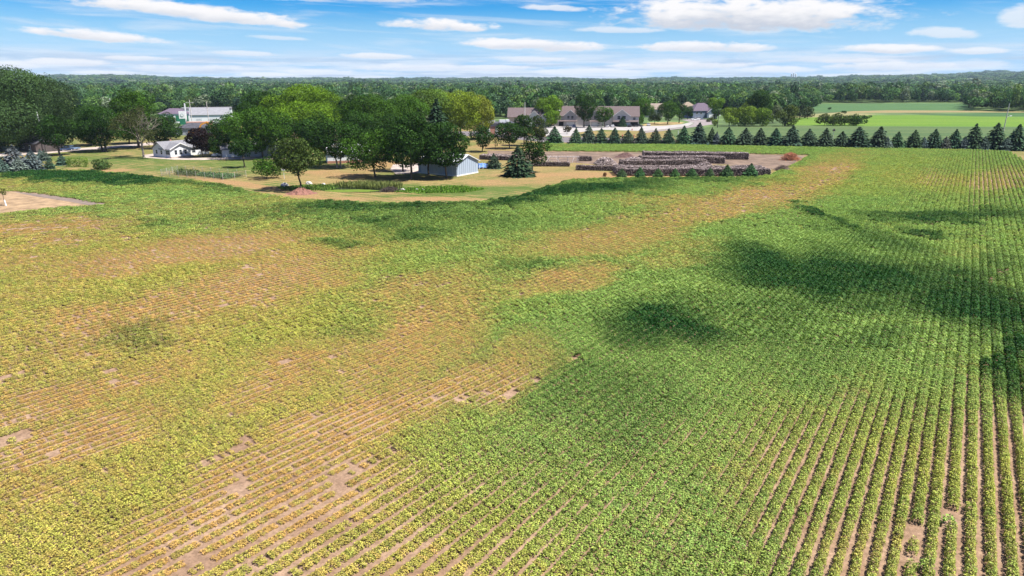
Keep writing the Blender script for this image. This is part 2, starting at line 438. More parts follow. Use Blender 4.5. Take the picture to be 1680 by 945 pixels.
# stressed (brown), lush (dark) and bare places, mapped by where they lie in the field
BROWN = [(280, 418, 210, 24, 8, .8), (420, 470, 190, 34, 10, .8), (230, 520, 180, 42, 12, .75), (90, 372, 150, 14, 0, .65), (40, 430, 80, 14, 4, .4), (90, 400, 120, 12, 4, .55), (500, 425, 110, 18, 4, .55),
         (690, 470, 120, 22, 6, .55), (700, 560, 170, 75, 30, .8), (800, 625, 160, 52, 24, .95), (560, 705, 210, 60, 30, .85), (930, 465, 130, 26, 14, .85), (1010, 388, 180, 34, 8, .85), (1180, 345, 190, 28, 10, .88),
         (1110, 330, 150, 12, 0, .55), (1230, 322, 110, 20, 10, .8), (1345, 288, 80, 28, 20, .85), (1120, 420, 90, 22, 14, .5), (420, 800, 280, 70, 30, .72), (300, 900, 240, 60, 30, .9), (520, 830, 140, 60, 28, .6), (120, 720, 200, 30, 18, .8), (110, 660, 200, 25, 15, .55), (40, 800, 120, 40, 20, .3), (470, 610, 180, 40, 24, .55),
         (1660, 292, 90, 20, 0, .45), (1500, 290, 120, 18, 0, .3), (1420, 900, 110, 60, 0, .32), (1600, 900, 100, 60, 0, .25), (1250, 800, 90, 100, 10, .25), (1400, 640, 60, 30, 0, .2), (1120, 870, 60, 60, 0, .15), (1600, 420, 90, 10, 0, .2), (860, 400, 60, 12, 0, .4)]
GREEN = [(560, 540, 90, 26, 15, .8), (830, 440, 80, 24, 4, .8), (440, 548, 120, 20, 12, .6), (200, 470, 130, 22, 10, .55), (500, 480, 90, 10, 8, .5), (560, 350, 460, 34, 0, .9), (200, 330, 330, 26, 4, .75), (1080, 455, 90, 30, 10, .6), (700, 440, 110, 22, 8, .6), (760, 700, 160, 40, 30, .35), (330, 650, 160, 20, 22, .4), (640, 620, 90, 22, 28, .5), (250, 800, 120, 25, 26, .35), (70, 560, 90, 30, 8, .6), (980, 540, 120, 60, 0, .6)]
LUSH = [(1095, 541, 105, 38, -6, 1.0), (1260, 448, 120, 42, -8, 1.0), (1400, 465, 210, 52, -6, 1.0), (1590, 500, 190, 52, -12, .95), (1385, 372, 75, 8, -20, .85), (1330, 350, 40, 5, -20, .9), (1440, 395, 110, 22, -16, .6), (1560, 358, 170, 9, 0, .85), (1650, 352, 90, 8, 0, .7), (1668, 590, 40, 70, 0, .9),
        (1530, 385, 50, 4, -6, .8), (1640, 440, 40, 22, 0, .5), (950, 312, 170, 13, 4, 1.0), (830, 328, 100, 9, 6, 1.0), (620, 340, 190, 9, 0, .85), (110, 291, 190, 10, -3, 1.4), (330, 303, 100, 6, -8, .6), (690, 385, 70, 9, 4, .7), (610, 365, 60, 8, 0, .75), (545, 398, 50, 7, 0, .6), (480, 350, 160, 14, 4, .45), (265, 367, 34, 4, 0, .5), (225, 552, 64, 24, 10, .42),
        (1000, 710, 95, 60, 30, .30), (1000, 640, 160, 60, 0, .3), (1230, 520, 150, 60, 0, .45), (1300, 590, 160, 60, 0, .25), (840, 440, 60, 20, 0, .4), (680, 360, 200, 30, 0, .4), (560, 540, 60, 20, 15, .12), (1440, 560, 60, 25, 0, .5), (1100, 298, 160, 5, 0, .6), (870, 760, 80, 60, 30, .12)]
BARE = [(1556, 846, 15, 30, 0, 1), (1512, 930, 20, 20, 0, 1), (367, 504, 13, 6, 0, 1), (810, 641, 16, 9, 20, 1), (775, 668, 20, 5, 20, 1), (640, 762, 22, 7, 30, 1), (573, 800, 26, 9, 35, .9), (430, 872, 60, 7, 30, .85), (340, 918, 26, 12, 20, 1), (30, 715, 60, 5, 15, 1), (55, 750, 40, 5, 20, 1), (228, 544, 8, 4, 0, .9), (1352, 292, 40, 1.2, 34, .5), (400, 795, 22, 8, 30, .7),
        (930, 601, 12, 5, 30, .8), (652, 458, 14, 2.5, 5, .8), (1030, 735, 12, 6, 0, .6), (560, 868, 30, 5, 30, .6), (280, 870, 60, 5, 30, .5), (330, 935, 70, 8, 25, .6), (1300, 322, 22, 1.2, 34, .8), (1640, 455, 14, 5, 0, .9)]
def crop_state(x, y):
    px, py = proj(x, y)
    wx = px + 26 * vnoise(x / 5 + 3, y / 5, 8, 4) * np.clip(py / 500, .4, 1.4); wy = py + 14 * vnoise(x / 5 + 90, y / 5, 9, 4) * np.clip((py - 134) / 420, .12, 1.3)
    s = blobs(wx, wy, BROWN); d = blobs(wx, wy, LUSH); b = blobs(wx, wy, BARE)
    big = vnoise(x / 22, y / 22, 12, 4)
    left = sstep(px - (py - 600) * .35, 1000, 420)               # the whole left of the field is drier
    g = blobs(wx, wy, GREEN)
    s = np.clip((s * .90 + .50 * left) * (1.0 - np.maximum(.8 * d, .50 * g)) + .20 * big * (1 - d) + .06 * vnoise(x / 2.5, y / 2.5, 21, 3), 0, 1)
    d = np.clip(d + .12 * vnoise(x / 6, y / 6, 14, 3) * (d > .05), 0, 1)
    yel = np.clip(.80 * left * sstep(py, 335, 420) + .30 * sstep(py, 620, 860) * sstep(px, 1500, 900) + .55 * sstep(py, 560, 820) * sstep(px, 1100, 1350) + .35 * blobs(px, py, [(1500, 300, 240, 40, 0, 1), (1560, 760, 220, 160, 0, .6), (600, 290, 600, 60, 0, .0)]) + .2 * vnoise(x / 11 + 7, y / 11, 33, 3), 0, 1) * (1 - d)
    return px, py, s, d, b, yel

def left_of(px, py): return sstep(px - (py - 600) * .35, 1000, 420)
pts = []
def gather(dist0, dist1, du, lod, vset):
    """points of plants whose distance lies in [dist0, dist1)"""
    c = at_np([-40, 1720, 1720, -40], [HOR + FPX * CAMH / (dist1 * 1.0) * .9, HOR + FPX * CAMH / dist1 * .9, 1000, 1000])
    U = np.append(c @ rd, [0]); Vq = np.append(c @ rn, [0])
    K, U, Vv = rows(U.min() - 5, U.max() + 5, Vq.min() - 8, Vq.max() + 5, du)
    x = U * rd[0] + Vv * rn[0]; y = U * rd[1] + Vv * rn[1]
    D = np.hypot(x, y); px, py = proj(x, y)
    side = 12 / np.maximum(y, 5) * FPX
    k = (D >= dist0) & (D < dist1) & (y > 18) & (px > -side) & (px < PW + side) & (py < PH + 140)
    x, y, K = x[k], y[k], K[k]
    k = inside(x, y, FW) & ~inside(x, y, CW)
    x, y, K = x[k], y[k], K[k]
    off = rng.normal(0, .025, x.size); x = x + off * rn[0]; y = y + off * rn[1]
    px, py, s, d, b, yel = crop_state(x, y)
    # gaps: bare places, thin stands where stressed, headland skips on the near right
    skip = vnoise(K * 7.31, (x * rd[0] + y * rd[1]) / 2.2, 41, 2)
    p_gone = np.clip(b * 1.15, 0, .93) + sstep(s, .72, 1.0) * .05
    p_gone = np.where((s > .45) & (skip > .97), .55, p_gone)
    near_r = sstep(px, 1300, 1450) * sstep(py, 780, 860)
    p_gone = np.where((near_r > .3) & (skip > .93), .95, p_gone)
    k = rng.random(x.size) > p_gone
    x, y, K, px, py, s, d, yel = (q[k] for q in (x, y, K, px, py, s, d, yel))
    n = x.size
    # canopy width across the row, height
    open_r = sstep(px, 1120, 1330) * sstep(py, 560, 780)          # rows stand apart on the near right
    far_r = sstep(px, 1350, 1500) * sstep(py, 420, 300)
    cen = sstep(py, 540, 720) * (1 - open_r)
    w = 1.0 - .36 * np.clip((s - .1) / .85, 0, 1) - .10 * cen - .40 * open_r * (1 - .5 * d) - .26 * far_r * (1 - d) + .10 * d
    w = w * (1 + rng.normal(0, .06, n)) * (1 + .07 * vnoise(x / 3, y / 3, 55, 2))
    h = np.maximum(.50 + .08 * sstep(px, 1130, 1330) * sstep(py, 560, 760) - .27 * sstep(s, .0, .9) - .06 * left_of(px, py) - .06 * sstep(s, .3, .8) * sstep(py, 520, 400) + .30 * d, .10) * (1 + rng.normal(0, .09, n))
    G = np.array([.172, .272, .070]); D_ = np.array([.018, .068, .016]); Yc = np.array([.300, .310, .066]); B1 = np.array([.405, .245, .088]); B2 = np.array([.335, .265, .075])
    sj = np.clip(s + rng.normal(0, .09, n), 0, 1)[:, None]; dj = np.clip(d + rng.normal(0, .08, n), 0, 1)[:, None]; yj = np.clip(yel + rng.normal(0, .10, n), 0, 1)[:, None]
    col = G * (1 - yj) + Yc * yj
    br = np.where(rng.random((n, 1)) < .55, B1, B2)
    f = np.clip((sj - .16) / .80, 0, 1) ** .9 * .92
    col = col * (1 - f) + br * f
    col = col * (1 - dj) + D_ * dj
    col *= (1 + rng.normal(0, .09, (n, 1)))
    var = rng.integers(0, vset, n)
    flip = rng.integers(0, 2, n) * math.pi
    ang = math.pi / 2 - ROWAZ + flip + rng.normal(0, .12, n)
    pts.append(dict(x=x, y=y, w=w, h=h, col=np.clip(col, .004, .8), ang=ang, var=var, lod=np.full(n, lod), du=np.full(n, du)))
NV = 4
gather(0, 66, .20, 0, NV)
gather(66, 122, .34, 1, NV)
gather(122, 420, 1.25, 2, NV)

def soy_proto(seed, length, n, leaf, wid=1.0):
    """leaf quads of one stretch of row: along x, unit width across y, unit height"""
    r = np.random.default_rng(seed)
    x = r.uniform(-length / 2, length / 2, n)
    a = r.uniform(0, math.pi, n)
    rr = np.sqrt(r.uniform(.35, 1, n))
    y = np.cos(a) * rr * .5 * wid; z = .12 + np.sin(a) * rr * .86
    nrm = np.stack([r.normal(0, .55, n), np.cos(a) * .7 + r.normal(0, .45, n), .75 + r.normal(0, .3, n)], -1)
    nrm /= np.linalg.norm(nrm, axis=1)[:, None]
    C = np.stack([x, y, z], -1)
    q = r.normal(0, 1, (n, 3)); t1 = np.cross(nrm, q); t1 /= np.linalg.norm(t1, axis=1)[:, None]; t2 = np.cross(nrm, t1)
    L = leaf * r.uniform(.7, 1.35, n)[:, None]
    sc = np.array([1, 1 / .75, 1 / .6])          # undo the later squash of the unit shape on leaves
    V = np.stack([C - t1 * L * .6 * sc, C + t2 * L * .42 * sc, C + t1 * L * .6 * sc, C - t2 * L * .42 * sc], 1)
    tint = np.clip(r.normal(.45, .28, n) + (z - .6) * .35, 0, 1)  # lower leaves darker: canopy shade put into the colour
    return V.reshape(-1, 3), np.arange(4 * n).reshape(-1, 4), tint

def scatter(name, mat, P, protos, label):
    """one object: loose points (attribute k = prototype) and prototype leaves, instanced by geometry nodes"""
    Vs = [P['pos']]; proto = [np.zeros(len(P['pos']), np.int32)]; Fs = []; tints = []
    base = len(P['pos'])
    for i, (v, f, tn) in enumerate(protos):
        Vs.append(v); proto.append(np.full(len(v), i + 1, np.int32)); Fs.append(f + base); tints.append(tn); base += len(v)
    me = np_mesh(name, np.vstack(Vs), np.vstack(Fs), np.concatenate(tints))
    N = len(me.vertices); n = len(P['pos'])
    def att(nm, typ, dom, arr, key):
        a = me.attributes.new(nm, typ, dom); a.data.foreach_set(key, np.ascontiguousarray(arr).ravel())
    pad = lambda a: np.concatenate([a, np.zeros((N - n,) + a.shape[1:], a.dtype)])
    att('proto', 'INT', 'POINT', np.concatenate(proto), 'value')
    att('k', 'INT', 'POINT', pad(P['k'].astype(np.int32)), 'value')
    att('rot', 'FLOAT_VECTOR', 'POINT', pad(P['rot'].astype(np.float32)), 'vector')
    att('scl', 'FLOAT_VECTOR', 'POINT', pad(P['scl'].astype(np.float32)), 'vector')
    att('col', 'FLOAT_COLOR', 'POINT', pad(np.hstack([P['col'], np.ones((n, 1))]).astype(np.float32)), 'color')
    o = link(name, me, mat); tag(o, label, None, None, 'stuff')
    g = bpy.data.node_groups.new(name + '_nodes', 'GeometryNodeTree')
    g.interface.new_socket('Geometry', in_out='INPUT', socket_type='NodeSocketGeometry')
    g.interface.new_socket('Geometry', in_out='OUTPUT', socket_type='NodeSocketGeometry')
    gi = g.nodes.new('NodeGroupInput'); go = g.nodes.new('NodeGroupOutput'); jn = g.nodes.new('GeometryNodeJoinGeometry')
    def named(nm, dt):
        q = g.nodes.new('GeometryNodeInputNamedAttribute'); q.data_type = dt; q.inputs['Name'].default_value = nm
        return next(s for s in q.outputs if s.enabled and s.name == 'Attribute')
    def eq(sock, val):
        c = g.nodes.new('FunctionNodeCompare'); c.data_type = 'INT'; c.operation = 'EQUAL'
        ins = [s for s in c.inputs if s.enabled]
        g.links.new(sock, ins[0]); ins[1].default_value = val
        return c.outputs[0]
    def sepg(geom, sel):
        q = g.nodes.new('GeometryNodeSeparateGeometry'); q.domain = 'POINT'
        g.links.new(geom, q.inputs['Geometry']); g.links.new(sel, q.inputs['Selection']); return q.outputs[0]
    pr, kk, ro, sc = named('proto', 'INT'), named('k', 'INT'), named('rot', 'FLOAT_VECTOR'), named('scl', 'FLOAT_VECTOR')
    points = sepg(gi.outputs[0], eq(pr, 0))
    for i in range(len(protos)):
        geo_ = sepg(gi.outputs[0], eq(pr, i + 1))
        iop = g.nodes.new('GeometryNodeInstanceOnPoints')
        g.links.new(points, iop.inputs['Points']); g.links.new(eq(kk, i), iop.inputs['Selection'])
        g.links.new(geo_, iop.inputs['Instance']); g.links.new(ro, iop.inputs['Rotation']); g.links.new(sc, iop.inputs['Scale'])
        g.links.new(iop.outputs[0], jn.inputs[0])
    g.links.new(jn.outputs[0], go.inputs[0])
    md = o.modifiers.new('scatter', 'NODES'); md.node_group = g
    return o

cat = {k: np.concatenate([p[k] for p in pts]) for k in pts[0]}
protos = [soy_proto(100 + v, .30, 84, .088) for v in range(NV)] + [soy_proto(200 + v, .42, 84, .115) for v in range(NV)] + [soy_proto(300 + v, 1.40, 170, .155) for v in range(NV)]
n = cat['x'].size
print('crop instances', n)
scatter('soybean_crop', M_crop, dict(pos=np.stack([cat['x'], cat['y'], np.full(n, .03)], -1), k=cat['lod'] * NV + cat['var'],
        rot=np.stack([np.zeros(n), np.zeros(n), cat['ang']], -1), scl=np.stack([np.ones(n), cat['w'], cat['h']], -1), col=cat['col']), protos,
        'soybean crop in long rows, green with brown stressed patches')
# ------------------------------------------------------------------ trees
def leaves(C, N, L, r, asp=.62, jit=.6, up=.25):
    """leaf-clump quads at C with outward normals N and sizes L"""
    n = len(C)
    nn = N + r.normal(0, jit, (n, 3)) + np.array([0, 0, up]); nn /= np.linalg.norm(nn, axis=1)[:, None]
    q = r.normal(0, 1, (n, 3)); t1 = np.cross(nn, q); t1 /= np.linalg.norm(t1, axis=1)[:, None]; t2 = np.cross(nn, t1)
    L = np.asarray(L).reshape(-1, 1)
    a, b = t1 * L * .6, t2 * L * asp * .6
    k = nn * L * .16
    return np.stack([C - a - k, C + b + k * .5, C + a - k, C - b + k * .5], 1).reshape(-1, 3)
def unit(r, n):
    d = r.normal(0, 1, (n, 3)); return d / np.linalg.norm(d, axis=1)[:, None]
def crown_arrays(r, rx, ry, rz, leaf=.42, dens=1.0, nl=None, droop=0.0, skirt=.15, spread=1.0, loose=.0):
    """leaf quads of a crown built from lobes in an ellipsoid about the origin, and the lobe centres"""
    nl = nl or int(np.clip(10 + rx * rz * .35, 12, 46))
    d = unit(r, nl * 3); d = d[d[:, 2] > -.93][:nl]; nl = len(d)
    rad3 = np.array([rx, ry, rz]); m = min(rx, ry, rz)
    k = r.uniform(.42, .78, nl)[:, None] * spread
    cen = d * rad3 * k
    lr = r.uniform(.26, .46, nl) * (rx * ry * rz) ** (1 / 3)
    # keep lobes inside the ellipsoid
    lim = (1 - np.linalg.norm(cen / rad3, axis=1)) * rad3.mean() + .16 * rad3.mean()
    lr = np.clip(np.minimum(lr, np.maximum(lim, .2 * m)), .15 * m, None)
    cen = np.vstack([cen, [[0, 0, -.05 * rz]]]); lr = np.append(lr, .5 * m)
    Cs, Ns, Ts = [], [], []
    for c, q in zip(cen, lr):
        n = int(max(14, dens * 4 * math.pi * q * q / (leaf * leaf * .62) * .62))
        u = unit(r, n)
        rr = q * (1 - np.abs(r.normal(0, .13 + loose, n)))[:, None] * np.where(r.random((n, 1)) < .12, 1.18, 1)
        P = c + u * rr * np.array([1.08, 1.08, .88])
        Cs.append(P); Ns.append(u); Ts.append(np.full(n, r.normal(0, .13)))
    C, N, T = np.vstack(Cs), np.vstack(Ns), np.concatenate(Ts)
    dd = np.linalg.norm((C[:, None, :] - cen[None]) / lr[None, :, None], axis=2)
    deep = (dd < .62).any(1)
    keep = ~deep | (r.random(len(C)) < .10)
    C, N, T = C[keep], N[keep], T[keep]
    C[:, 2] -= droop * np.abs(r.normal(0, 1, len(C))) * np.linalg.norm(C[:, :2] / rad3[:2], axis=1)
    L = leaf * r.uniform(.65, 1.4, len(C))
    tint = np.clip(.48 + T + r.normal(0, .2, len(C)), 0, 1)
    return leaves(C, N, L, r), tint, cen, lr
def tubes_mesh(segs, n=6):
    """segs: list of (p, q, r0, r1)"""
    Vs, Fs, b = [], [], 0
    ang = np.arange(n) * 2 * math.pi / n
    for p, q, r0, r1 in segs:
        p, q = np.asarray(p, float), np.asarray(q, float); d = q - p; d /= np.linalg.norm(d) + 1e-9
        t = np.cross(d, [.3, .9, .1] if abs(d[2]) > .8 else [0, 0, 1.]); t /= np.linalg.norm(t); u = np.cross(d, t)
        ring = np.cos(ang)[:, None] * t + np.sin(ang)[:, None] * u
        Vs += [p + ring * r0, q + ring * r1]
        i = np.arange(n); Fs.append(np.stack([b + i, b + (i + 1) % n, b + n + (i + 1) % n, b + n + i], -1)); b += 2 * n
    return np.vstack(Vs), np.vstack(Fs)
def limb(r, p, q, r0, r1, k=4, wob=.08):
    p, q = np.asarray(p, float), np.asarray(q, float); L = np.linalg.norm(q - p)
    P = [p + (q - p) * t + (r.normal(0, wob * L, 3) * math.sin(math.pi * t) if 0 < t < 1 else 0) for t in np.linspace(0, 1, k + 1)]
    rr = np.linspace(r0, r1, k + 1)
    return [(P[i], P[i + 1], rr[i], rr[i + 1]) for i in range(k)]
tree_i = 0
def tree(label, bx, by, l, r_, top, bot, col, name='deciduous_tree', cat='tree', group='trees around the farmstead', bark=None, dens=1.0, leaf=.40, lean=0.0, depth=.9, trunk=1.0, ball=False, stems=1, droop=0.0, loose=0.0, nl=None):
    global tree_i; tree_i += 1
    r = np.random.default_rng(1000 + tree_i)
    P = at(bx, by); s = ppm(P)
    w = (1.06 if bx < 300 else 1.2) * (r_ - l) / s; bot = bot + .05 * (bot - top); zt, zb = height_at(P, top), max(height_at(P, bot), .15)
    cx = ((l + r_) / 2 - PW / 2) / s - P[0]
    rz = (zt - zb) / 2; cz = (zt + zb) / 2
    t = thing(name, label, cat, P, 0, group)
    V, tint, cen, lr = crown_arrays(r, w / 2, w / 2 * depth, rz, leaf, dens, droop=droop, loose=loose, nl=nl)
    V = V + np.array([cx, 0, cz])
    # a ragged lower edge, kept off the ground
    V[:, 2] = np.maximum(V[:, 2], .05 + r.random(len(V)) * .1)
    o = link('crown', np_mesh('crown', V, np.arange(len(V)).reshape(-1, 4), tint), M_leaf, t); o['col'] = list(col)
    segs = []
    rt = max(.10, .021 * zt) * trunk
    for k in range(stems):
        base = np.array([(k - (stems - 1) / 2) * rt * 3.2, r.normal(0, .1), -.05])
        mid = np.array([cx * .5 + lean + (k - (stems - 1) / 2) * w * .10, 0, max(zb + rz * .45, zt * .25)])
        segs += [(base, base + (mid - base) * .06, rt * 1.5, rt)] + limb(r, base + (mid - base) * .05, mid, rt, rt * .72, 3, .03)
        tip = np.array([cx, 0, cz + rz * .6]); segs += limb(r, mid, tip, rt * .72, rt * .2, 4, .05)
        order = r.permutation(len(cen) - 1)[:9]
        for q in order:
            a = mid + (tip - mid) * r.uniform(-.25, .6)
            if a[2] < .6: continue
            segs += limb(r, a, cen[q] + np.array([cx, 0, cz]), rt * .38, rt * .08, 3, .08)
    Vt, Ft = tubes_mesh(segs)
    link('trunk', np_mesh('trunk', Vt, Ft, smooth=True), bark or M_bark, t)
    return t

DK = (.022, .058, .009); MG = (.040, .096, .010); LM = (.105, .195, .014); BG = (.044, .084, .030); YG = (.145, .205, .020); OL = (.048, .078, .018); GR = (.085, .110, .065); PU = (.018, .010, .012); RD = (.085, .030, .022)
G_FARM = 'trees around the farmstead'
tree('huge grey-green broad tree, tallest at the far left', 68, 246, -58, 126, 121, 236, BG, leaf=.42, trunk=1.4, nl=56)
tree('olive spreading tree at the left edge in front of the huge grey-green tree', 2, 247, -50, 46, 166, 236, OL)
tree('compact round dark green tree beside the left street near the white pole', 98, 255, 70, 123, 179, 248, DK)

tree('wide dark green twin-trunk tree between the round street tree and the half-bare tree', 172, 249, 131, 207, 170, 243, DK, stems=2)
tree('tall dark crown rising behind the half-bare tree', 228, 243, 192, 268, 141, 218, MG)
tree('dark spreading tree just left of the white gabled house', 262, 244, 240, 294, 184, 238, DK, depth=.7)
tree('blackish purple-leaved tree at the right end of the white gabled house', 333, 258, 312, 348, 206, 250, PU, nl=22, dens=1.9, leaf=.34)
tree('small dark tree between the purple tree and the big cluster', 352, 257, 341, 374, 222, 253, DK, leaf=.35)
tree('dark rounded low crowned tree, left one of the big cluster by the white garage', 375, 255, 348, 402, 188, 244, DK)
tree('small narrow dark tree on the lawn casting a wide shadow', 401, 275, 384, 416, 221, 262, DK, leaf=.36)
tree('broad deep green tree in the middle of the big cluster', 431, 259, 384, 472, 171, 246, MG, nl=40)
tree('dark tree showing behind the top of the big cluster', 440, 236, 400, 470, 153, 205, DK)
tree('large bright lime green tree at the back of the big cluster', 506, 238, 448, 560, 142, 222, LM, nl=46)
tree('dark tree under the large lime green crown', 484, 257, 452, 524, 188, 250, DK)
tree('open grown young shade tree on the mulch mound', 493, 312, 456, 528, 221, 296, OL, leaf=.36, bark=M_bark, loose=.08, trunk=.9)
tree('small low round crab tree with drooping crown on the dry lawn', 437, 293, 412, 461, 259, 289, MG, leaf=.32, lean=.3, droop=.2)
tree('dark tree with two pale stems in front of the white shed', 556, 275, 514, 594, 197, 262, DK, bark=M_bark_pale, stems=2)
tree('open irregular tree with ragged low branches over bare dry lawn', 616, 291, 574, 646, 207, 281, MG, leaf=.38, dens=.8, loose=.10, nl=26)
tree('mid green dome behind the ragged tree', 634, 246, 562, 652, 157, 236, MG, nl=40)
tree('dark narrow crown between lime tree and mid green dome', 578, 236, 552, 602, 152, 215, DK)
tree('big dark dense tree at the left corner of the blue metal shed', 674, 294, 638, 716, 188, 276, DK, nl=40)
tree('smaller dark tree leaning over the left wall of the blue shed', 661, 281, 634, 690, 205, 262, DK, leaf=.36)
tree('dark tree in front of the blue metal shed near its right corner', 733, 293, 699, 764, 202, 274, DK, nl=34)
tree('deep green tree behind the pale spruce', 662, 240, 634, 698, 150, 222, MG)
tree('bright green tall tree behind the dark spire spruce', 704, 232, 668, 742, 142, 212, (.085, .150, .025))
tree('large yellow-green tree left of the dark roofed shop', 757, 231, 716, 790, 147, 216, YG, nl=40)
tree('yellow-green tree leaning to the shop, right one of the yellow pair', 786, 229, 762, 809, 156, 216, (.19, .225, .03))
tree('round dark tree on the dry lawn right of the yellow pair', 791, 249, 772, 810, 204, 243, DK)
tree('thin open sapling beside the round dark lawn tree', 813, 244, 802, 824, 214, 242, MG, leaf=.3, dens=.35, trunk=.5, nl=12)
tree('medium dark tree before the brick fronted shop', 836, 244, 813, 857, 193, 238, DK)
tree('dark tall tree right of the medium tree before the shop', 860, 239, 842, 878, 184, 230, DK)
tree('dark tree with brownish foot beside the parking lot', 886, 236, 868, 899, 186, 231, (.040, .062, .018))
tree('round crowned tree with pale trunk behind the big garden conifer', 873, 283, 852, 898, 221, 266, DK, bark=M_bark_pale, leaf=.36)
G_LOT = 'trees around the townhouses'
for a in [('lime green tree left of the townhouses, upper one', 902, 207, 879, 924, 159, 190, LM, 'u'), ('lime green lower tree at the left end of the townhouses', 904, 209, 891, 917, 177, 207, LM, 'u'),
          ('tall dark oval tree in front of the townhouses', 958, 209, 943, 974, 152, 206, DK, 'u'), ('smaller oval tree in front of the townhouses between the gables', 992, 209, 978, 1003, 169, 206, MG, 'u'),
          ('round ball shaped green tree at the right end of the townhouses', 1045, 206, 1031, 1059, 178, 204, MG, 'u'), ('tall green tree rising behind the ball shaped tree', 1054, 202, 1035, 1069, 158, 196, MG, 'u'),
          ('small young yellowish tree in front of the left garage', 931, 206, 926, 937, 188, 201, LM, 'u'), ('tiny dark reddish young tree on the lot island', 930, 220, 924, 936, 204, 218, (.05, .045, .02), 'u'),
          ('olive tree in front of the tan house', 1074, 203, 1063, 1084, 182, 202, OL, 'u'), ('dark tree left of the curved street', 1095, 204, 1082, 1109, 162, 200, MG, 'u'),
          ('dark slim tree at the bend of the street', 1114, 202, 1106, 1123, 161, 199, DK, 'u'), ('dark shrubby tree at the left of the blue-grey house', 1128, 196, 1120, 1136, 170, 194, DK, 'u'),
          ('light green tree rising behind the purple roofed house', 1172, 196, 1162, 1184, 153, 182, LM, 'u'), ('small dark tree right of the purple roofed house', 1172, 199, 1165, 1181, 177, 198, DK, 'u'),
          ('yellow bush at the foot of the dark utility pole', 1172, 207, 1168, 1178, 195, 207, YG, 'u')]:
    tree(*a[:8], group=G_LOT, leaf=.42, depth=.85)
G_R = 'trees along the far right fields'
for a in [('tall dark dense tree behind the golden hedge trees', 1243, 203, 1227, 1259, 142, 200, DK), ('golden green tree, left end of the clump behind the spruces', 1196, 207, 1183, 1211, 173, 206, (.125, .19, .02)),
          ('golden green tree in the middle of the clump behind the spruces', 1222, 207, 1204, 1240, 171, 206, (.115, .18, .02)), ('golden green tree at the right end of the clump behind the spruces', 1250, 207, 1233, 1266, 172, 206, (.10, .17, .02)),
          ('green tree rising at the back of the golden clump', 1226, 200, 1214, 1238, 162, 190, (.09, .14, .02)),
          ('grey green willow between the golden clump and the leaning dark tree', 1268, 202, 1258, 1280, 171, 201, GR), ('dark green tree with a bulge to the right, alone beside the bright field', 1287, 207, 1274, 1306, 171, 205, (.07, .10, .02)),
          ('dark cedar left of the bright green field', 1312, 196, 1301, 1322, 171, 194, (.035, .055, .025)), ('second dark cedar left of the bright green field, right of the first', 1325, 195, 1316, 1334, 174, 194, (.04, .055, .022)),
          ('broad dark shrub tree, left end of the row on the bright field', 1352, 206, 1340, 1366, 186, 205, (.065, .10, .022)), ('olive shrub tree in the middle of the row on the bright field', 1374, 206, 1360, 1392, 187, 205, (.055, .09, .022)),
          ('dark round tree at the right end of the row on the bright field', 1405, 206, 1390, 1419, 185, 205, DK), ('small flat dark tree behind the end of the bright field row', 1421, 199, 1412, 1428, 188, 196, DK),
          ('small dark bush standing alone in the far green field', 1361, 181, 1358, 1364, 175, 181, DK), ('dark bush on the tan strip by the bright field', 1383, 187, 1379, 1388, 181, 187, DK)]:
    tree(*a, group=G_R, leaf=.45, depth=.85)

for a in [('dark tree across the left street behind the twin-trunk tree', 150, 239, 116, 182, 176, 237, DK), ('dark tree across the left street behind the half-bare tree', 212, 236, 184, 246, 176, 234, MG),
          ('dark bushy tree across the street left of the grey office', 281, 229, 258, 300, 184, 226, DK)]:
    tree(*a)
for a in [('dark tree between the two trees before the blue shed', 703, 287, 680, 728, 198, 268, DK), ('deep green tree behind the two pale stems', 588, 258, 560, 618, 180, 248, DK),
          ('dark green tree filling the gap behind the mulched shade tree', 524, 256, 498, 552, 184, 247, MG), ('dark green tree behind the big dense dark tree', 642, 262, 618, 668, 178, 250, DK)]:
    tree(*a)
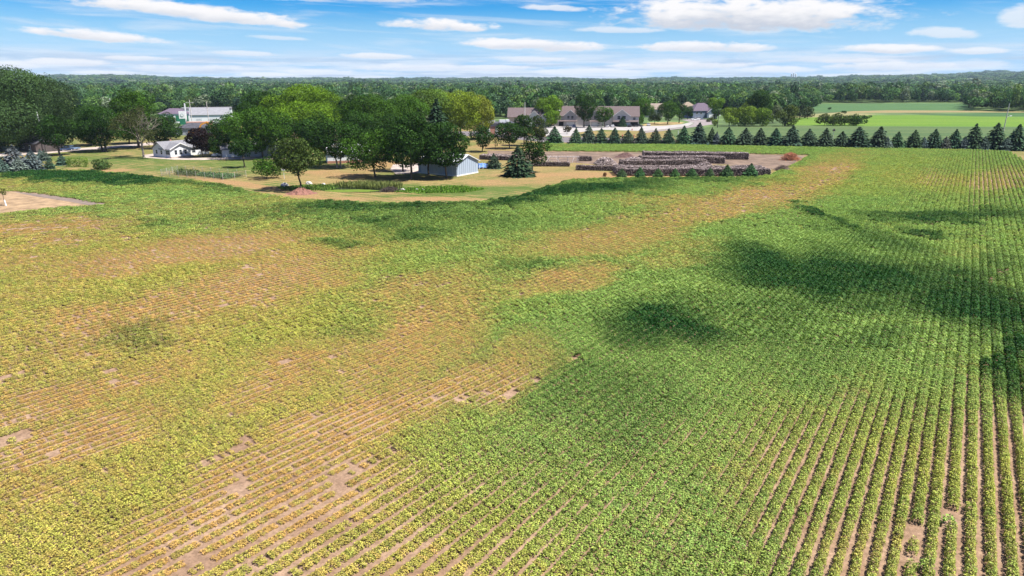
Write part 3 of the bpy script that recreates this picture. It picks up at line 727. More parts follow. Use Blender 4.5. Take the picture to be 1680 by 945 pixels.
# half-bare tree
def bare_tree(label, bx, by, l, r_, top):
    r = np.random.default_rng(77); P = at(bx, by); s = ppm(P); H = height_at(P, top); w = (r_ - l) / s / 2
    t = thing('half_bare_tree', label, 'tree', P, 0, G_FARM)
    trunk, tw, tips = [], [], []
    trunk += limb(r, (0, 0, -.05), (.1, 0, H * .30), .34, .27, 3, .02)
    def grow(p, d, L, rad, dep):
        q = p + d * L
        (trunk if dep == 0 else tw).extend(limb(r, p, q, rad, rad * .6, 3, .06))
        tips.append(q)
        if dep == 4: return
        for _ in range(3 if dep < 3 else 2):
            nd = d + r.normal(0, .42, 3) + np.array([0, 0, .10]); nd[0] *= 1.05; nd /= np.linalg.norm(nd)
            grow(q if r.random() < .6 else p + d * L * r.uniform(.5, .9), nd, L * r.uniform(.62, .86), rad * .55, dep + 1)
    for a in np.linspace(0, 2 * math.pi, 6)[:-1]:
        d = np.array([math.cos(a) * .62, math.sin(a) * .62, r.uniform(.7, 1.1)]); d /= np.linalg.norm(d)
        grow(np.array([.1, 0, H * .29]), d, H * .235, .16, 0)
    link('trunk', np_mesh('trunk', *tubes_mesh(trunk), smooth=True), M_bark_pale, t)
    link('bare_branch', np_mesh('bare_branch', *tubes_mesh(tw, 4)), surf('dead_twig', (.24, .20, .17), .9, .3, 3), t)['kind'] = 'stuff'
    T = np.array(tips); T = T[(r.random(len(T)) < .75)]
    C = np.repeat(T, 20, 0) + r.normal(0, .6, (len(T) * 20, 3))
    k = (C[:, 0] < .15 * w + r.normal(0, 1.2, len(C))) | (C[:, 2] < H * .55); C = C[k]
    V = leaves(C, unit(r, len(C)), .34 * r.uniform(.6, 1.3, len(C)), r)
    o = link('crown', np_mesh('crown', V, np.arange(len(V)).reshape(-1, 4), np.clip(r.normal(.4, .2, len(C)), 0, 1)), M_leaf, t); o['col'] = (.06, .075, .025)
bare_tree('half-bare tree with grey dead branches and a pale trunk left of the white house', 236, 259, 204, 263, 174)

# ------------------------------------------------------------------ spruces
M_needle = leaf_mat('needle', 'OBJECT', .7, .08, .08)
def spruce_mesh(seed, fat=.36, lw=1.0, leaf=.085):
    """unit spruce one high: tiers of drooping boughs"""
    r = np.random.default_rng(seed); Cs, Ns, Ls, Ts, Ds = [], [], [], [], []
    tiers = 19
    for i in range(tiers):
        f = i / (tiers - 1); z = .05 + .93 * f
        rad = fat * (1 - f ** 1.5) ** .85 * r.uniform(.84, 1.16) + .012
        nb = int(8 + 16 * (1 - f))
        for a in np.arange(nb) * 2 * math.pi / nb + r.uniform(0, 6):
            R_ = rad * r.uniform(.78, 1.12); tb = r.normal(0, .12)
            for q in np.linspace(.35, 1, 4):
                rr = R_ * q; Cs.append((math.cos(a) * rr + r.normal(0, .012), math.sin(a) * rr + r.normal(0, .012), max(.012, z - .10 * q * q * (1 - f * .7) + r.normal(0, .012))))
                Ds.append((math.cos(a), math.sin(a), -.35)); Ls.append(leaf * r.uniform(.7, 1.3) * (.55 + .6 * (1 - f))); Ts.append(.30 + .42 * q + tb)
    C, D = np.array(Cs), np.array(Ds); L = np.array(Ls)[:, None]; D /= np.linalg.norm(D, axis=1)[:, None]; n = len(C)
    up = np.array([0, 0, 1.]) + r.normal(0, .45, (n, 3)); t2 = np.cross(D, up); t2 /= np.linalg.norm(t2, axis=1)[:, None]
    V = np.stack([C - D * L * .8, C + t2 * L * .5 * lw, C + D * L * .9, C - t2 * L * .5 * lw], 1).reshape(-1, 3)
    return np_mesh('crown', V, np.arange(4 * n).reshape(-1, 4), np.clip(np.array(Ts) + r.normal(0, .1, n), 0, 1))
SPR = [spruce_mesh(50 + i, fat) for i, fat in enumerate((.40, .36, .44, .38))]
SPR_FAT = (.40, .36, .44, .38)
Vt, Ft = tubes_mesh([((0, 0, -.01), (0, 0, .5), .022, .014), ((0, 0, .5), (0, 0, .98), .014, .003)])
SPR_T = np_mesh('trunk', Vt, Ft, smooth=True)
BS = (.034, .066, .040); BS2 = (.070, .098, .098); DG = (.026, .052, .026)
spr_n = 0
def spruce(label, bx, by, w, h, col, group, name='spruce_tree', which=None):
    global spr_n; spr_n += 1
    r = np.random.default_rng(500 + spr_n)
    P = at(bx, by); s = ppm(P); H = height_at(P, by - h); i = (spr_n * 7 // 3) % 4 if which is None else which
    t = thing(name, label, 'spruce', P, r.uniform(0, 6.28), group); t.rotation_euler = (r.normal(0, .018), r.normal(0, .018), r.uniform(0, 6.28))
    wid = 1.16 * w / s / (2 * SPR_FAT[i] * .97)
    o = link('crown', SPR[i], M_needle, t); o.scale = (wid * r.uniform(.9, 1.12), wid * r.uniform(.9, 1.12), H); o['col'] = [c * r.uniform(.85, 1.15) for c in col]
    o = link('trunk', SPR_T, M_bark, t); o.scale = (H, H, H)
    return t
ORD = ['first', 'second', 'third', 'fourth', 'fifth', 'sixth', 'seventh', 'eighth', 'ninth', 'tenth', 'eleventh', 'twelfth', 'thirteenth', 'fourteenth', 'fifteenth', 'sixteenth', 'seventeenth']
ROW = [(909.5, 234, 22, 27), (944.5, 235.6, 18, 26), (965, 235, 20, 30), (986, 235, 17.5, 25), (1008, 236, 18, 27), (1030, 236, 20, 23), (1052, 236, 20, 28), (1075, 236.4, 21, 26), (1096.5, 236.6, 20, 26), (1120.6, 237, 23, 31), (1145.4, 237, 25, 36), (1167, 237, 16, 28),
       (1194, 238, 25, 30), (1222, 238.5, 25, 29), (1246.4, 238.8, 22, 29), (1271.4, 239.4, 23, 29), (1298, 240, 28, 34), (1326, 240.2, 28, 29), (1353, 240.8, 25, 31), (1380, 241.2, 25, 26), (1407, 242, 32, 34), (1441, 242.3, 28, 35), (1470, 242.7, 21, 27), (1498, 242.8, 23, 30), (1530.5, 243.2, 24, 32), (1564, 243.6, 22, 32), (1595.5, 244.4, 27, 42), (1630.5, 245.2, 30, 44), (1664, 246.6, 26, 43)]
for i, (x, y, w, h) in enumerate(ROW):
    k = len(ROW) - 1 - i
    lb = f'dark blue spruce, {ORD[i]} from the left end of the long windbreak row' if i <= k else (f'dark blue spruce, {ORD[k]} large one from the right end of the long windbreak row' if k else 'tall dark spruce at the right end of the long windbreak row')
    spruce(lb, x, y, w, h, BS, 'spruces in the windbreak row')
PALE = [(1175, 237.6, 12, 22), (1454, 243.2, 15, 19), (1483, 242.9, 9, 12), (1514, 243.4, 14, 19), (1549, 243.9, 17, 20), (1581, 244.6, 16, 20), (1613, 245.5, 18, 22), (1649.5, 247, 18, 22), (1677, 247, 13, 14)]
for i, (x, y, w, h) in enumerate(PALE):
    lb = 'small pale blue spruce pressed against the twelfth windbreak spruce' if i == 0 else f'small pale windbreak spruce, {ORD[i - 1]} of the small ones right of the bright field shrubs'
    spruce(lb, x, y, w, h, BS2 if i != 2 else BS, 'small pale spruces in the windbreak row')
FRONT = [(1020, 291.2, 15, 15), (1049.5, 291.2, 14, 18), (1079, 291.2, 15, 16), (1107, 291.2, 14, 16), (1135, 290.8, 15, 16), (1164, 290.8, 13, 17), (1192, 290.6, 17, 21), (1230.6, 290.6, 20, 23)]
for i, (x, y, w, h) in enumerate(FRONT):
    k = len(FRONT) - 1 - i
    lb = f'young spruce in front of the long wood stack, {ORD[i]} from the left' if i <= k else f'young spruce in front of the long wood stack, {ORD[k]} from the right'
    spruce(lb, x, y, w, h, (.035, .085, .030), 'young spruces before the wood stack', which=2)
GL = 'blue spruces at the left edge of the lawn'
for lb, x, y, w, h, c in [('very large blue-grey spruce mass at the left edge of the lawn', 24, 278, 36, 40, BS2), ('blue-grey spruce touching the right of the largest one', 56, 279, 26, 34, BS2), ('blue-grey spruce at the left picture edge', 5, 284, 26, 22, BS2), ('pale pointed blue spruce in front of the largest one', 32, 282.5, 22, 25, (.10, .14, .13)),
                          ('blue spruce cut by the left picture edge', -10, 280, 30, 34, BS2), ('slim blue spruce behind the white garden bench', 68, 262, 11, 18, (.07, .11, .11)), ('blue spruce right of the slim one behind the bench', 75, 264, 14, 19, (.06, .09, .09)), ('small dark blue spruce in front of the bench', 82, 277, 14, 18, BS), ('single small cone spruce on the left lawn beside the clipped hedge', 103, 271, 17, 18, (.05, .08, .06))]:
    spruce(lb, x, y, w, h, c, GL, which=2)
spruce('big dense dark conifer standing alone on the dry lawn', 850, 289, 39, 50, DG, 'garden conifers', which=2)
spruce('small round dark spruce by the blue covered pile', 810, 276.5, 21, 25, BS, 'garden conifers', which=2)
spruce('dark spire spruce in front of the yellow-green trees', 718, 238, 44, 76, (.022, .038, .022), 'garden conifers', which=1)
spruce('pale grey spruce left of the dark spire', 692, 239, 38, 67, (.085, .11, .085), 'garden conifers', which=0)
spruce('small dark spruce before the right gable of the townhouses', 1021, 208, 12, 18, DG, 'garden conifers')
spruce('grey low pine before the townhouses beside the lamp post', 985, 207, 15, 17, (.05, .075, .06), 'garden conifers', which=2)

# shrubs
def shrub(label, name, x, y, w, h, col, boxy=False, leaf=.26):
    P = at(x, y); s = ppm(P); W_ = w / s; H = height_at(P, y - h); r = np.random.default_rng(int(x))
    t = thing(name, label, 'shrub', P, 0, None)
    if boxy:
        n = 1500; u = unit(r, n); k = np.max(np.abs(u / np.array([1, 1, 1])), axis=1)[:, None]; C = u / k * np.array([W_ / 2, W_ / 4.5, H / 2]) * (1 + r.normal(0, .035, (n, 1))) + np.array([0, 0, H / 2]); N = u
        C = C[C[:, 2] > .04]; N = N[:len(C)]
        V = leaves(C, N, leaf * r.uniform(.6, 1.3, len(C)), r); tint = np.clip(r.normal(.5, .2, len(C)), 0, 1)
    else:
        V, tint, cen, lr = crown_arrays(r, W_ / 2, W_ / 3, H * .6, leaf, 1.0, nl=16)
        V = V + np.array([0, 0, H * .42]); V[:, 2] = np.maximum(V[:, 2], .03)
    o = link('foliage', np_mesh('foliage', V, np.arange(len(V)).reshape(-1, 4), tint), M_leaf, t); o['col'] = col
    segs = [s2 for k in range(5) for s2 in limb(r, (r.normal(0, W_ * .1), 0, 0), (r.normal(0, W_ * .25), r.normal(0, .3), H * .6), .05, .02, 2)]
    link('stem', np_mesh('stem', *tubes_mesh(segs, 5)), M_bark, t)
shrub('clipped box shaped light green hedge on the left lawn', 'clipped_hedge', 127.5, 273.5, 29, 14, (.13, .20, .04), True)
shrub('low spreading dark yew like shrub right of the clipped hedge', 'spreading_shrub', 168, 277.5, 39, 17, (.055, .10, .03))
shrub('round dark shrub at the corner of the white gabled house', 'round_shrub', 277, 258.5, 12, 9, (.03, .055, .018))
shrub('tiny rust coloured shrub on the dry lawn left of the young spruces', 'rust_shrub', 992.5, 290, 8, 8, (.10, .04, .02), leaf=.2)
shrub('dark shrub in front of the blue-grey house by the street', 'street_shrub', 1164, 200, 14, 9, (.06, .08, .02))

# small staked tree on the bare plot
P = at(10, 338); s = ppm(P)
t = thing('young_staked_tree', 'young feathery tree with a white trunk guard on the bare plot', 'tree', P, 0)
r = np.random.default_rng(5); H = height_at(P, 304)
V, tint, cen, lr = crown_arrays(r, 1.15, 1.0, 1.0, .20, .7, nl=12, loose=.1); V += np.array([-.35, 0, H - 1.0])
o = link('crown', np_mesh('crown', V, np.arange(len(V)).reshape(-1, 4), tint), M_leaf, t); o['col'] = (.10, .13, .03)
link('trunk', np_mesh('trunk', *tubes_mesh(limb(r, (0, 0, 0), (-.3, 0, H - .6), .06, .03, 4, .02)), smooth=True), M_bark, t)
mb = MB(); mb.tube((.02, 0, .02), (-.10, 0, 1.25), .13, .12, 8); mb.build('trunk_guard', surf('white_guard', (.8, .8, .78), .6, .05), t)

# ------------------------------------------------------------------ woods behind
def forest_proto(seed, leaf, n_scale=1.0, tall=1.0):
    """unit tree about one wide and one high, standing on the origin"""
    r = np.random.default_rng(seed)
    V, tint, cen, lr = crown_arrays(r, .5, .5, .46 * tall, leaf, n_scale, nl=9, spread=.85)
    V += np.array([0, 0, .54]); V[:, 2] = np.maximum(V[:, 2], .02)
    F = np.arange(len(V)).reshape(-1, 4)
    return V, F, tint
FP = [forest_proto(900 + i, .075) for i in range(6)]
FPF = [forest_proto(950 + i, .17, .9) for i in range(3)]
EDGE = [(-300, 192), (60, 192), (250, 188), (330, 184), (420, 190), (600, 196), (800, 196), (880, 192), (1000, 188), (1130, 184), (1165, 178), (1200, 190), (1290, 186), (1335, 180), (1343, 169.5), (1500, 168.5), (1588, 168.5), (1592, 182), (1690, 184), (2000, 190)]
EW = at_np(*zip(*EDGE))
edge_az = np.arctan2(EW[:, 0], EW[:, 1]); edge_r = np.hypot(EW[:, 0], EW[:, 1])
FX = dict(x=[], y=[], w=[], h=[])
def grid_pts(r0, r1, sp):
    xs = np.arange(-r1 * .82, r1 * .82, sp); ys = np.arange(r0 * .6, r1, sp)
    gx, gy = np.meshgrid(xs, ys); gx = gx.ravel() + rng.uniform(-.48, .48, gx.size) * sp; gy = gy.ravel() + rng.uniform(-.48, .48, gy.size) * sp
    rr = np.hypot(gx, gy); a = np.arctan2(gx, gy)
    k = (rr >= r0) & (rr < r1) & (np.abs(a) < R(41)) & (rr > np.interp(a, edge_az, edge_r))
    return gx[k], gy[k]
LAY = []
for r0, r1, sp, wf, hf in ((300, 1250, 10.5, 16.0, 15.0), (1250, 2600, 19, 25, 17.0), (2600, 7600, 44, 60, 19.0)):
    x, y = grid_pts(r0, r1, sp); n = len(x)
    hv = vnoise(x / 90, y / 90, 61, 3)
    h = hf * (1 + .26 * hv + rng.normal(0, .15, n)) * np.where(rng.random(n) < .05, 1.18, 1); w = wf * (1 + rng.normal(0, .24, n))
    clear = vnoise(x / 260 + 5, y / 420, 66, 3)
    k = (clear < .62) | (np.hypot(x, y) < 700)
    LAY.append((x[k], y[k], w[k], h[k], sp))
FCOL = np.array([(.052, .118, .040), (.032, .078, .030), (.080, .150, .040), (.062, .118, .066), (.105, .165, .052), (.135, .172, .122), (.023, .052, .032)])
FPRB = np.array([.24, .22, .18, .14, .08, .06, .08])
def fcolors(n): return np.clip(FCOL[rng.choice(len(FCOL), n, p=FPRB)] * (1 + rng.normal(0, .15, (n, 1))), .005, 1)
near = LAY[0]
D = np.hypot(near[0], near[1]); px, py = proj(near[0], near[1], near[3] * .7)
ef = D - np.interp(np.arctan2(near[0], near[1]), edge_az, edge_r)
vis = (px > -10) & (px < PW + 10) & (ef < 60)
order = np.argsort(np.where(vis, D, 1e9))[:170]
order = order[vis[order]]
single = np.zeros(len(D), bool); single[order] = True
FM = [np_mesh('woodland_tree', *f[:3]) for f in FP]
for q in np.nonzero(single)[0]:
    o = link('woodland_tree', FM[q % 6], M_leaf); o.location = (near[0][q], near[1][q], 0); o.scale = (near[2][q], near[2][q], near[3][q]); o.rotation_euler = (0, 0, rng.uniform(0, 6.28))
    o['col'] = [float(c) for c in fcolors(1)[0]]
    tag(o, 'leafy tree along the near edge of the distant woods', 'tree', 'trees along the near edge of the woods')
P_ = dict(pos=[], k=[], rot=[], scl=[], col=[])
for li, (x, y, w, h, sp) in enumerate(LAY):
    m_ = ~single if li == 0 else np.ones(len(x), bool)
    x, y, w, h = x[m_], y[m_], w[m_], h[m_]; n = len(x)
    P_['pos'].append(np.stack([x, y, terrain(x, y) - (0 if li < 2 else 1.5)], -1)); P_['k'].append(rng.integers(0, 6, n) if li == 0 else rng.integers(6, 9, n))
    P_['rot'].append(np.stack([0 * x, 0 * x, rng.uniform(0, 6.28, n)], -1)); P_['scl'].append(np.stack([w, w, h], -1))
    P_['col'].append(fcolors(n))
P_ = {k: np.concatenate(v) for k, v in P_.items()}
print('forest instances', len(P_['k']))
scatter('distant_woods', M_leaf_i, P_, FP + FPF, 'distant woods reaching the horizon')
# ------------------------------------------------------------------ roads, lots, far fields (flat sheets)
M_asph = surf('asphalt', (.135, .118, .122), .9, .2, .3, .2, 6)
M_conc = surf('concrete', (.31, .29, .275), .85, .15, .2, .2, 5)
M_gravel = surf('pale_gravel', (.36, .30, .26), .95, .25, .5, .4, 5)
sheet('street', [(640, 219), (760, 215.5), (800, 216), (895, 224.5), (1000, 226), (1060, 228), (1110, 231), (1105, 235.5), (1050, 234.5), (895, 233.6), (800, 224), (756, 223), (640, 228)], .030, M_asph)
sheet('parking_lot', [(890, 207), (936, 205.6), (1000, 206.2), (1050, 206.8), (1090, 206.4), (1120, 203.6), (1133, 200.5), (1138, 202), (1130, 206.5), (1095, 211.5), (1060, 215), (990, 213), (950, 217), (940, 224), (896, 224)], .034, M_conc)
sheet('street_bend', [(1133, 200.2), (1118, 196.5), (1122, 195.6), (1150, 194), (1168, 198), (1170, 204), (1150, 207), (1125, 210), (1060, 218), (1045, 219), (1058, 215.6), (1095, 212), (1131, 206.8), (1139, 202)], .030, surf('worn_asphalt', (.22, .19, .185), .9, .2, .2, .2))
sheet('left_street', [(-80, 262), (76, 252), (120, 248), (180, 243.5), (250, 238), (330, 232), (330, 228), (250, 233.5), (180, 239.5), (110, 244.5), (60, 248), (-80, 256)], .030, M_gravel)
sheet('grass_island', [(1050, 206), (1066, 201), (1100, 200), (1124, 201), (1116, 203.4), (1090, 206)], .022, surf('dry_grass_island', (.30, .215, .09), .95, .3, .2))
sheet('driveway', [(232, 255), (252, 252), (258, 258), (330, 259), (480, 257), (478, 260), (330, 262.5), (285, 262), (240, 259)], .030, M_gravel)
sheet('shed_yard', [(645, 270), (690, 268), (686, 284), (650, 286), (640, 278)], .028, M_gravel)
M_red = surf('red_yard_soil', (.150, .105, .074), .95, .42, .25, .5, 2.5)
sheet('woodyard_soil', [(800, 247), (897, 249), (1065, 250.2), (1230, 253), (1322, 255.4), (1297, 271.5), (1272, 278), (1190, 270), (1000, 272), (930, 266), (860, 262), (800, 256)], .026, M_red)
def field_mat(name, c0, c1, rowfreq=0.0, ang=0.0):
    m, t, out = new_mat(name)
    p = t.node('ShaderNodeBsdfPrincipled'); p.inputs['Roughness'].default_value = .9; p.inputs['Specular IOR Level'].default_value = .1
    pos = t.node('ShaderNodeNewGeometry').outputs['Position']; x, y, _ = t.sep(pos)
    u = t.m('ADD', t.m('MULTIPLY', x, math.cos(ang)), t.m('MULTIPLY', y, math.sin(ang)))
    v = t.m('ADD', t.m('MULTIPLY', x, -math.sin(ang)), t.m('MULTIPLY', y, math.cos(ang)))
    n = t.noise(t.comb(t.m('MULTIPLY', u, .006), t.m('MULTIPLY', v, .05), 0), 1.0, 6, .65)
    f = t.noise(pos, .8, 4, .7)
    c = t.mix(t.smooth(n, .32, .68), c0, c1)
    if rowfreq:
        w = t.m('SINE', t.m('MULTIPLY', v, rowfreq)); c = t.mix(t.m('MULTIPLY', t.smooth(w, .2, 1), .45), c, tuple(k * .5 for k in c0))
    c = t.mix(1.0, c, t.mix(t.smooth(f, .2, .8), (.7, .7, .7), (1.3, 1.3, 1.3)), 'MULTIPLY')
    t.put(p.inputs['Base Color'], c); t.l.new(p.outputs[0], out.inputs[0]); return m
sheet('strip_field', [(1100, 214), (1180, 207.5), (1300, 206), (1420, 207.6), (1690, 208.6), (1690, 240), (1600, 240), (1400, 237), (1180, 234.5), (1110, 231)], .02, field_mat('strip_crop', (.060, .105, .038), (.100, .135, .052), .55, R(-6)), 'pale green strips of crop beyond the spruces')
sheet('bright_field', [(1288, 205.5), (1300, 194), (1420, 189.5), (1690, 187.5), (1690, 208), (1420, 207)], .022, field_mat('bright_hay', (.085, .165, .018), (.120, .19, .026), .0, R(-3)), 'bright green field')
sheet('dark_field', [(1490, 188.5), (1690, 183.6), (1690, 191.5), (1600, 191), (1540, 189.6)], .03, field_mat('dark_crop', (.040, .090, .034), (.055, .11, .038)))
sheet('tan_strip', [(1370, 184.5), (1400, 182.6), (1455, 181), (1560, 181.4), (1690, 183), (1690, 185), (1560, 184.4), (1450, 185.6), (1390, 186.4)], .034, field_mat('tan_stubble', (.25, .18, .085), (.17, .16, .07)))
sheet('back_field', [(1322, 182), (1338, 171.6), (1348, 170.4), (1500, 169.6), (1592, 170), (1600, 181.4), (1455, 180.8), (1400, 182.4), (1370, 184)], .026, field_mat('back_crop', (.050, .105, .038), (.070, .13, .045)), 'green field below the far woods')
sheet('rough_strip', [(1285, 194), (1322, 188), (1370, 185), (1440, 187.4), (1420, 189.4), (1300, 193.8)], .028, field_mat('rough_grass', (.15, .16, .06), (.25, .22, .11)))

# pond
def ell(cx, cy, rx, ry, n=28, wob=.0, seed=1):
    r = np.random.default_rng(seed); return [(cx + rx * math.cos(a) * (1 + r.normal(0, wob)), cy + ry * math.sin(a) * (1 + r.normal(0, wob))) for a in np.linspace(0, 2 * math.pi, n + 1)[:-1]]
M_water = surf('pond_water', (.020, .028, .018), .12, .2, .5, spec=.6)
sheet('pond_water', ell(592, 311.5, 66, 4.6, 30, .04), .03, M_water, 'small dark pond')
sheet('pond_algae', ell(576, 313.2, 44, 2.2, 30, .06, 3), .04, surf('algae', (.105, .155, .014), .7, .25, .6), 'lime green algae floating on the pond')
r = np.random.default_rng(31)
def blades(name, label, pxs, n, h0, h1, col, wid=.05, clump=0.0, sz=None):
    c = np.array(pxs); P = []
    while len(P) < n:
        q = r.uniform(c.min(0), c.max(0), (n * 2, 2)); P += list(q[inside(q[:, 0], q[:, 1], c)])
    G_ = at_np(*np.array(P[:n]).T); V = []
    for (x, y) in G_:
        h = r.uniform(h0, h1); d = r.normal(0, .22, 2); w = np.array([r.normal(), r.normal(), 0]); w = w / np.linalg.norm(w) * wid * r.uniform(.6, 1.5)
        b = np.array([x, y, .02]); tp = np.array([x + d[0] * h, y + d[1] * h, h]); m_ = (b + tp) / 2 + [0, 0, .1 * h]
        V += [b - w * .6, m_ - w, tp, m_ + w]
    V = np.array(V); tint = np.clip(r.normal(.5, .22, n), 0, 1)
    o = link(name, np_mesh(name, V, np.arange(4 * n).reshape(-1, 4), tint), M_leaf); o['col'] = col; tag(o, label, None, None, 'stuff'); return o
blades('pond_reeds', 'reeds and cattails growing along the far pond edge', [(548, 306.5), (600, 304.5), (655, 306), (662, 309.5), (620, 311), (570, 308.6)], 2600, .6, 1.7, (.17, .20, .07), .08)
blades('pond_bank_grass', 'tall green grass on the near pond bank', [(640, 312), (700, 307), (760, 306), (800, 311), (760, 317), (690, 318), (648, 316)], 2600, .2, .55, (.11, .22, .03), .12)
blades('weed_patch', 'weedy green grass left of the pond', [(455, 308), (520, 304), (560, 306), (545, 312), (500, 314), (462, 312)], 1500, .2, .6, (.10, .17, .035), .12)

# ------------------------------------------------------------------ piles, mounds, rocks
def heap(name, label, cat_, px, py, w, dep, h, mat, seed=1, rough=.16, n=22, dome=False):
    P = at(px, py); rr = np.random.default_rng(seed); A_ = np.linspace(0, 2 * math.pi, n + 1)[:-1]; Rg = np.linspace(0, 1, 8)
    V = [(0, 0, h)]; F = []
    for k in Rg[1:]:
        for a in A_:
            z = h * (math.sqrt(max(0, 1 - k ** 2.4)) if dome else math.cos(k * math.pi) * .5 + .5) * (1 + rr.normal(0, rough)) if k < 1 else -.03
            e = 1 + rr.normal(0, rough * .4); V.append((math.cos(a) * k * w / 2 * e, math.sin(a) * k * dep / 2 * e, z))
    for i in range(n): F.append((0, 1 + i, 1 + (i + 1) % n))
    for j in range(len(Rg) - 2):
        for i in range(n): F.append((1 + j * n + i, 1 + (j + 1) * n + i, 1 + (j + 1) * n + (i + 1) % n, 1 + j * n + (i + 1) % n))
    me = bpy.data.meshes.new(name); me.from_pydata(V, [], F); o = link(name, me, mat); o.location = P; tag(o, label, cat_); return o
heap('mulch_mound', 'reddish mulch mound round the foot of the open shade tree', 'mound', 495, 317.5, 8.0, 5.5, 1.1, surf('red_mulch', (.20, .095, .07), .95, .4, 2.0, .8, 8), 2)
heap('soil_pile', 'dark reddish soil pile behind the loose firewood', 'pile', 1026, 258, 9, 5, 1.5, surf('dark_mulch', (.10, .058, .05), .95, .3, 2, .6, 6), 3, .06)
M_rock = surf('white_rock', (.45, .42, .39), .9, .2, 2, .5)
for i, (lb, x, y, w) in enumerate([('white boulder left of the mulched tree', 467, 305.5, 1.6), ('pale boulder just right of the mulched tree trunk', 507, 302, 1.3), ('small pale rock on the weedy grass right of the mulched tree', 531, 303, .8), ('white rock at the right end of the pond', 661, 313, 1.0), ('small white rock on the bright grass right of the pond', 684, 312, .7), ('small pale rock farthest right on the bright pond grass', 694, 311.6, .6)]):
    heap('boulder', lb, 'rock', x, y, w * 1.3, w * .9, w * .5, M_rock, 10 + i, .12, 10, True)
def twigs(name, label, cat_, px, py, w, h, n, mat, seed):
    rr = np.random.default_rng(seed); P = at(px, py); segs = []
    for _ in range(n):
        a = rr.uniform(0, 6.28); k = abs(rr.normal(0, .35)); c = np.array([math.cos(a) * k * w * .5, math.sin(a) * k * w * .35, 0]); c[2] = h * max(0, 1 - k * k * 1.2) * rr.uniform(.1, .9)
        d = unit(rr, 1)[0] * np.array([1, .8, .55]); d[2] = abs(d[2]); L = rr.uniform(.5, 1.6); segs.append((c - d * L * .3, c + d * L * .7, rr.uniform(.03, .08), .015))
    t = thing(name, label, cat_, P); o = link('twig', np_mesh('twig', *tubes_mesh(segs, 4)), mat, t); o['kind'] = 'stuff'; return t
twigs('brush_pile', 'rust coloured brush pile on bare soil right of the wood stacks', 'pile', 1296, 263, 8, 2.6, 1500, surf('rusty_brush', (.36, .15, .08), .95, .4, 1), 4)
twigs('branch_heap', 'grey-brown heap of stumps and branches at the right end of the wood stacks', 'pile', 1283, 279.5, 6, 1.5, 700, surf('grey_brush', (.20, .15, .12), .95, .4, 1), 5)
twigs('pond_brush', 'dark brush pile in the pond edge', 'pile', 641, 313.8, 6.5, .9, 700, surf('dark_brush', (.07, .055, .045), .95, .4, 1), 6)

# firewood
m, t, out = new_mat('firewood')
p = t.node('ShaderNodeBsdfPrincipled'); p.inputs['Roughness'].default_value = .95; p.inputs['Specular IOR Level'].default_value = .1
tn = t.attr('tint')['Fac']; cr = t.node('ShaderNodeValToRGB'); t.l.new(tn, cr.inputs[0])
cr.color_ramp.elements[0].color = (.045, .036, .035, 1); cr.color_ramp.elements[1].color = (.62, .53, .51, 1)
e = cr.color_ramp.elements.new(.35); e.color = (.14, .108, .10, 1); e = cr.color_ramp.elements.new(.7); e.color = (.32, .265, .25, 1)
t.l.new(cr.outputs[0], p.inputs['Base Color']); t.l.new(p.outputs[0], out.inputs[0]); M_fire = m
def logs_mesh(C, D, L, rad, tint, n=5):
    """prisms (n sided) centred at C along unit D with end caps as quads folded in"""
    N = len(C); D = D / np.linalg.norm(D, axis=1)[:, None]
    ref = np.where(np.abs(D[:, 2:3]) > .8, np.array([[1., 0, 0]]), np.array([[0, 0, 1.]])); T = np.cross(D, ref); T /= np.linalg.norm(T, axis=1)[:, None]; U = np.cross(D, T)
    ph = rng.uniform(0, 6.28, N); n = 4
    ring = [T * np.cos(ph + k * 2 * math.pi / n)[:, None] + U * np.sin(ph + k * 2 * math.pi / n)[:, None] for k in range(n)]
    A_ = [C - D * L[:, None] / 2 + q * rad[:, None] for q in ring]; B_ = [C + D * L[:, None] / 2 + q * rad[:, None] for q in ring]
    V = np.stack(A_ + B_, 1).reshape(-1, 3); b = (np.arange(N) * 2 * n)[:, None]
    f = np.array([[i, (i + 1) % n, n + (i + 1) % n, n + i] for i in range(n)] + [[3, 2, 1, 0], [4, 5, 6, 7]])
    F = (b[:, None, :] + f[None]).reshape(-1, 4)
    return V, F, np.repeat(tint, len(f))
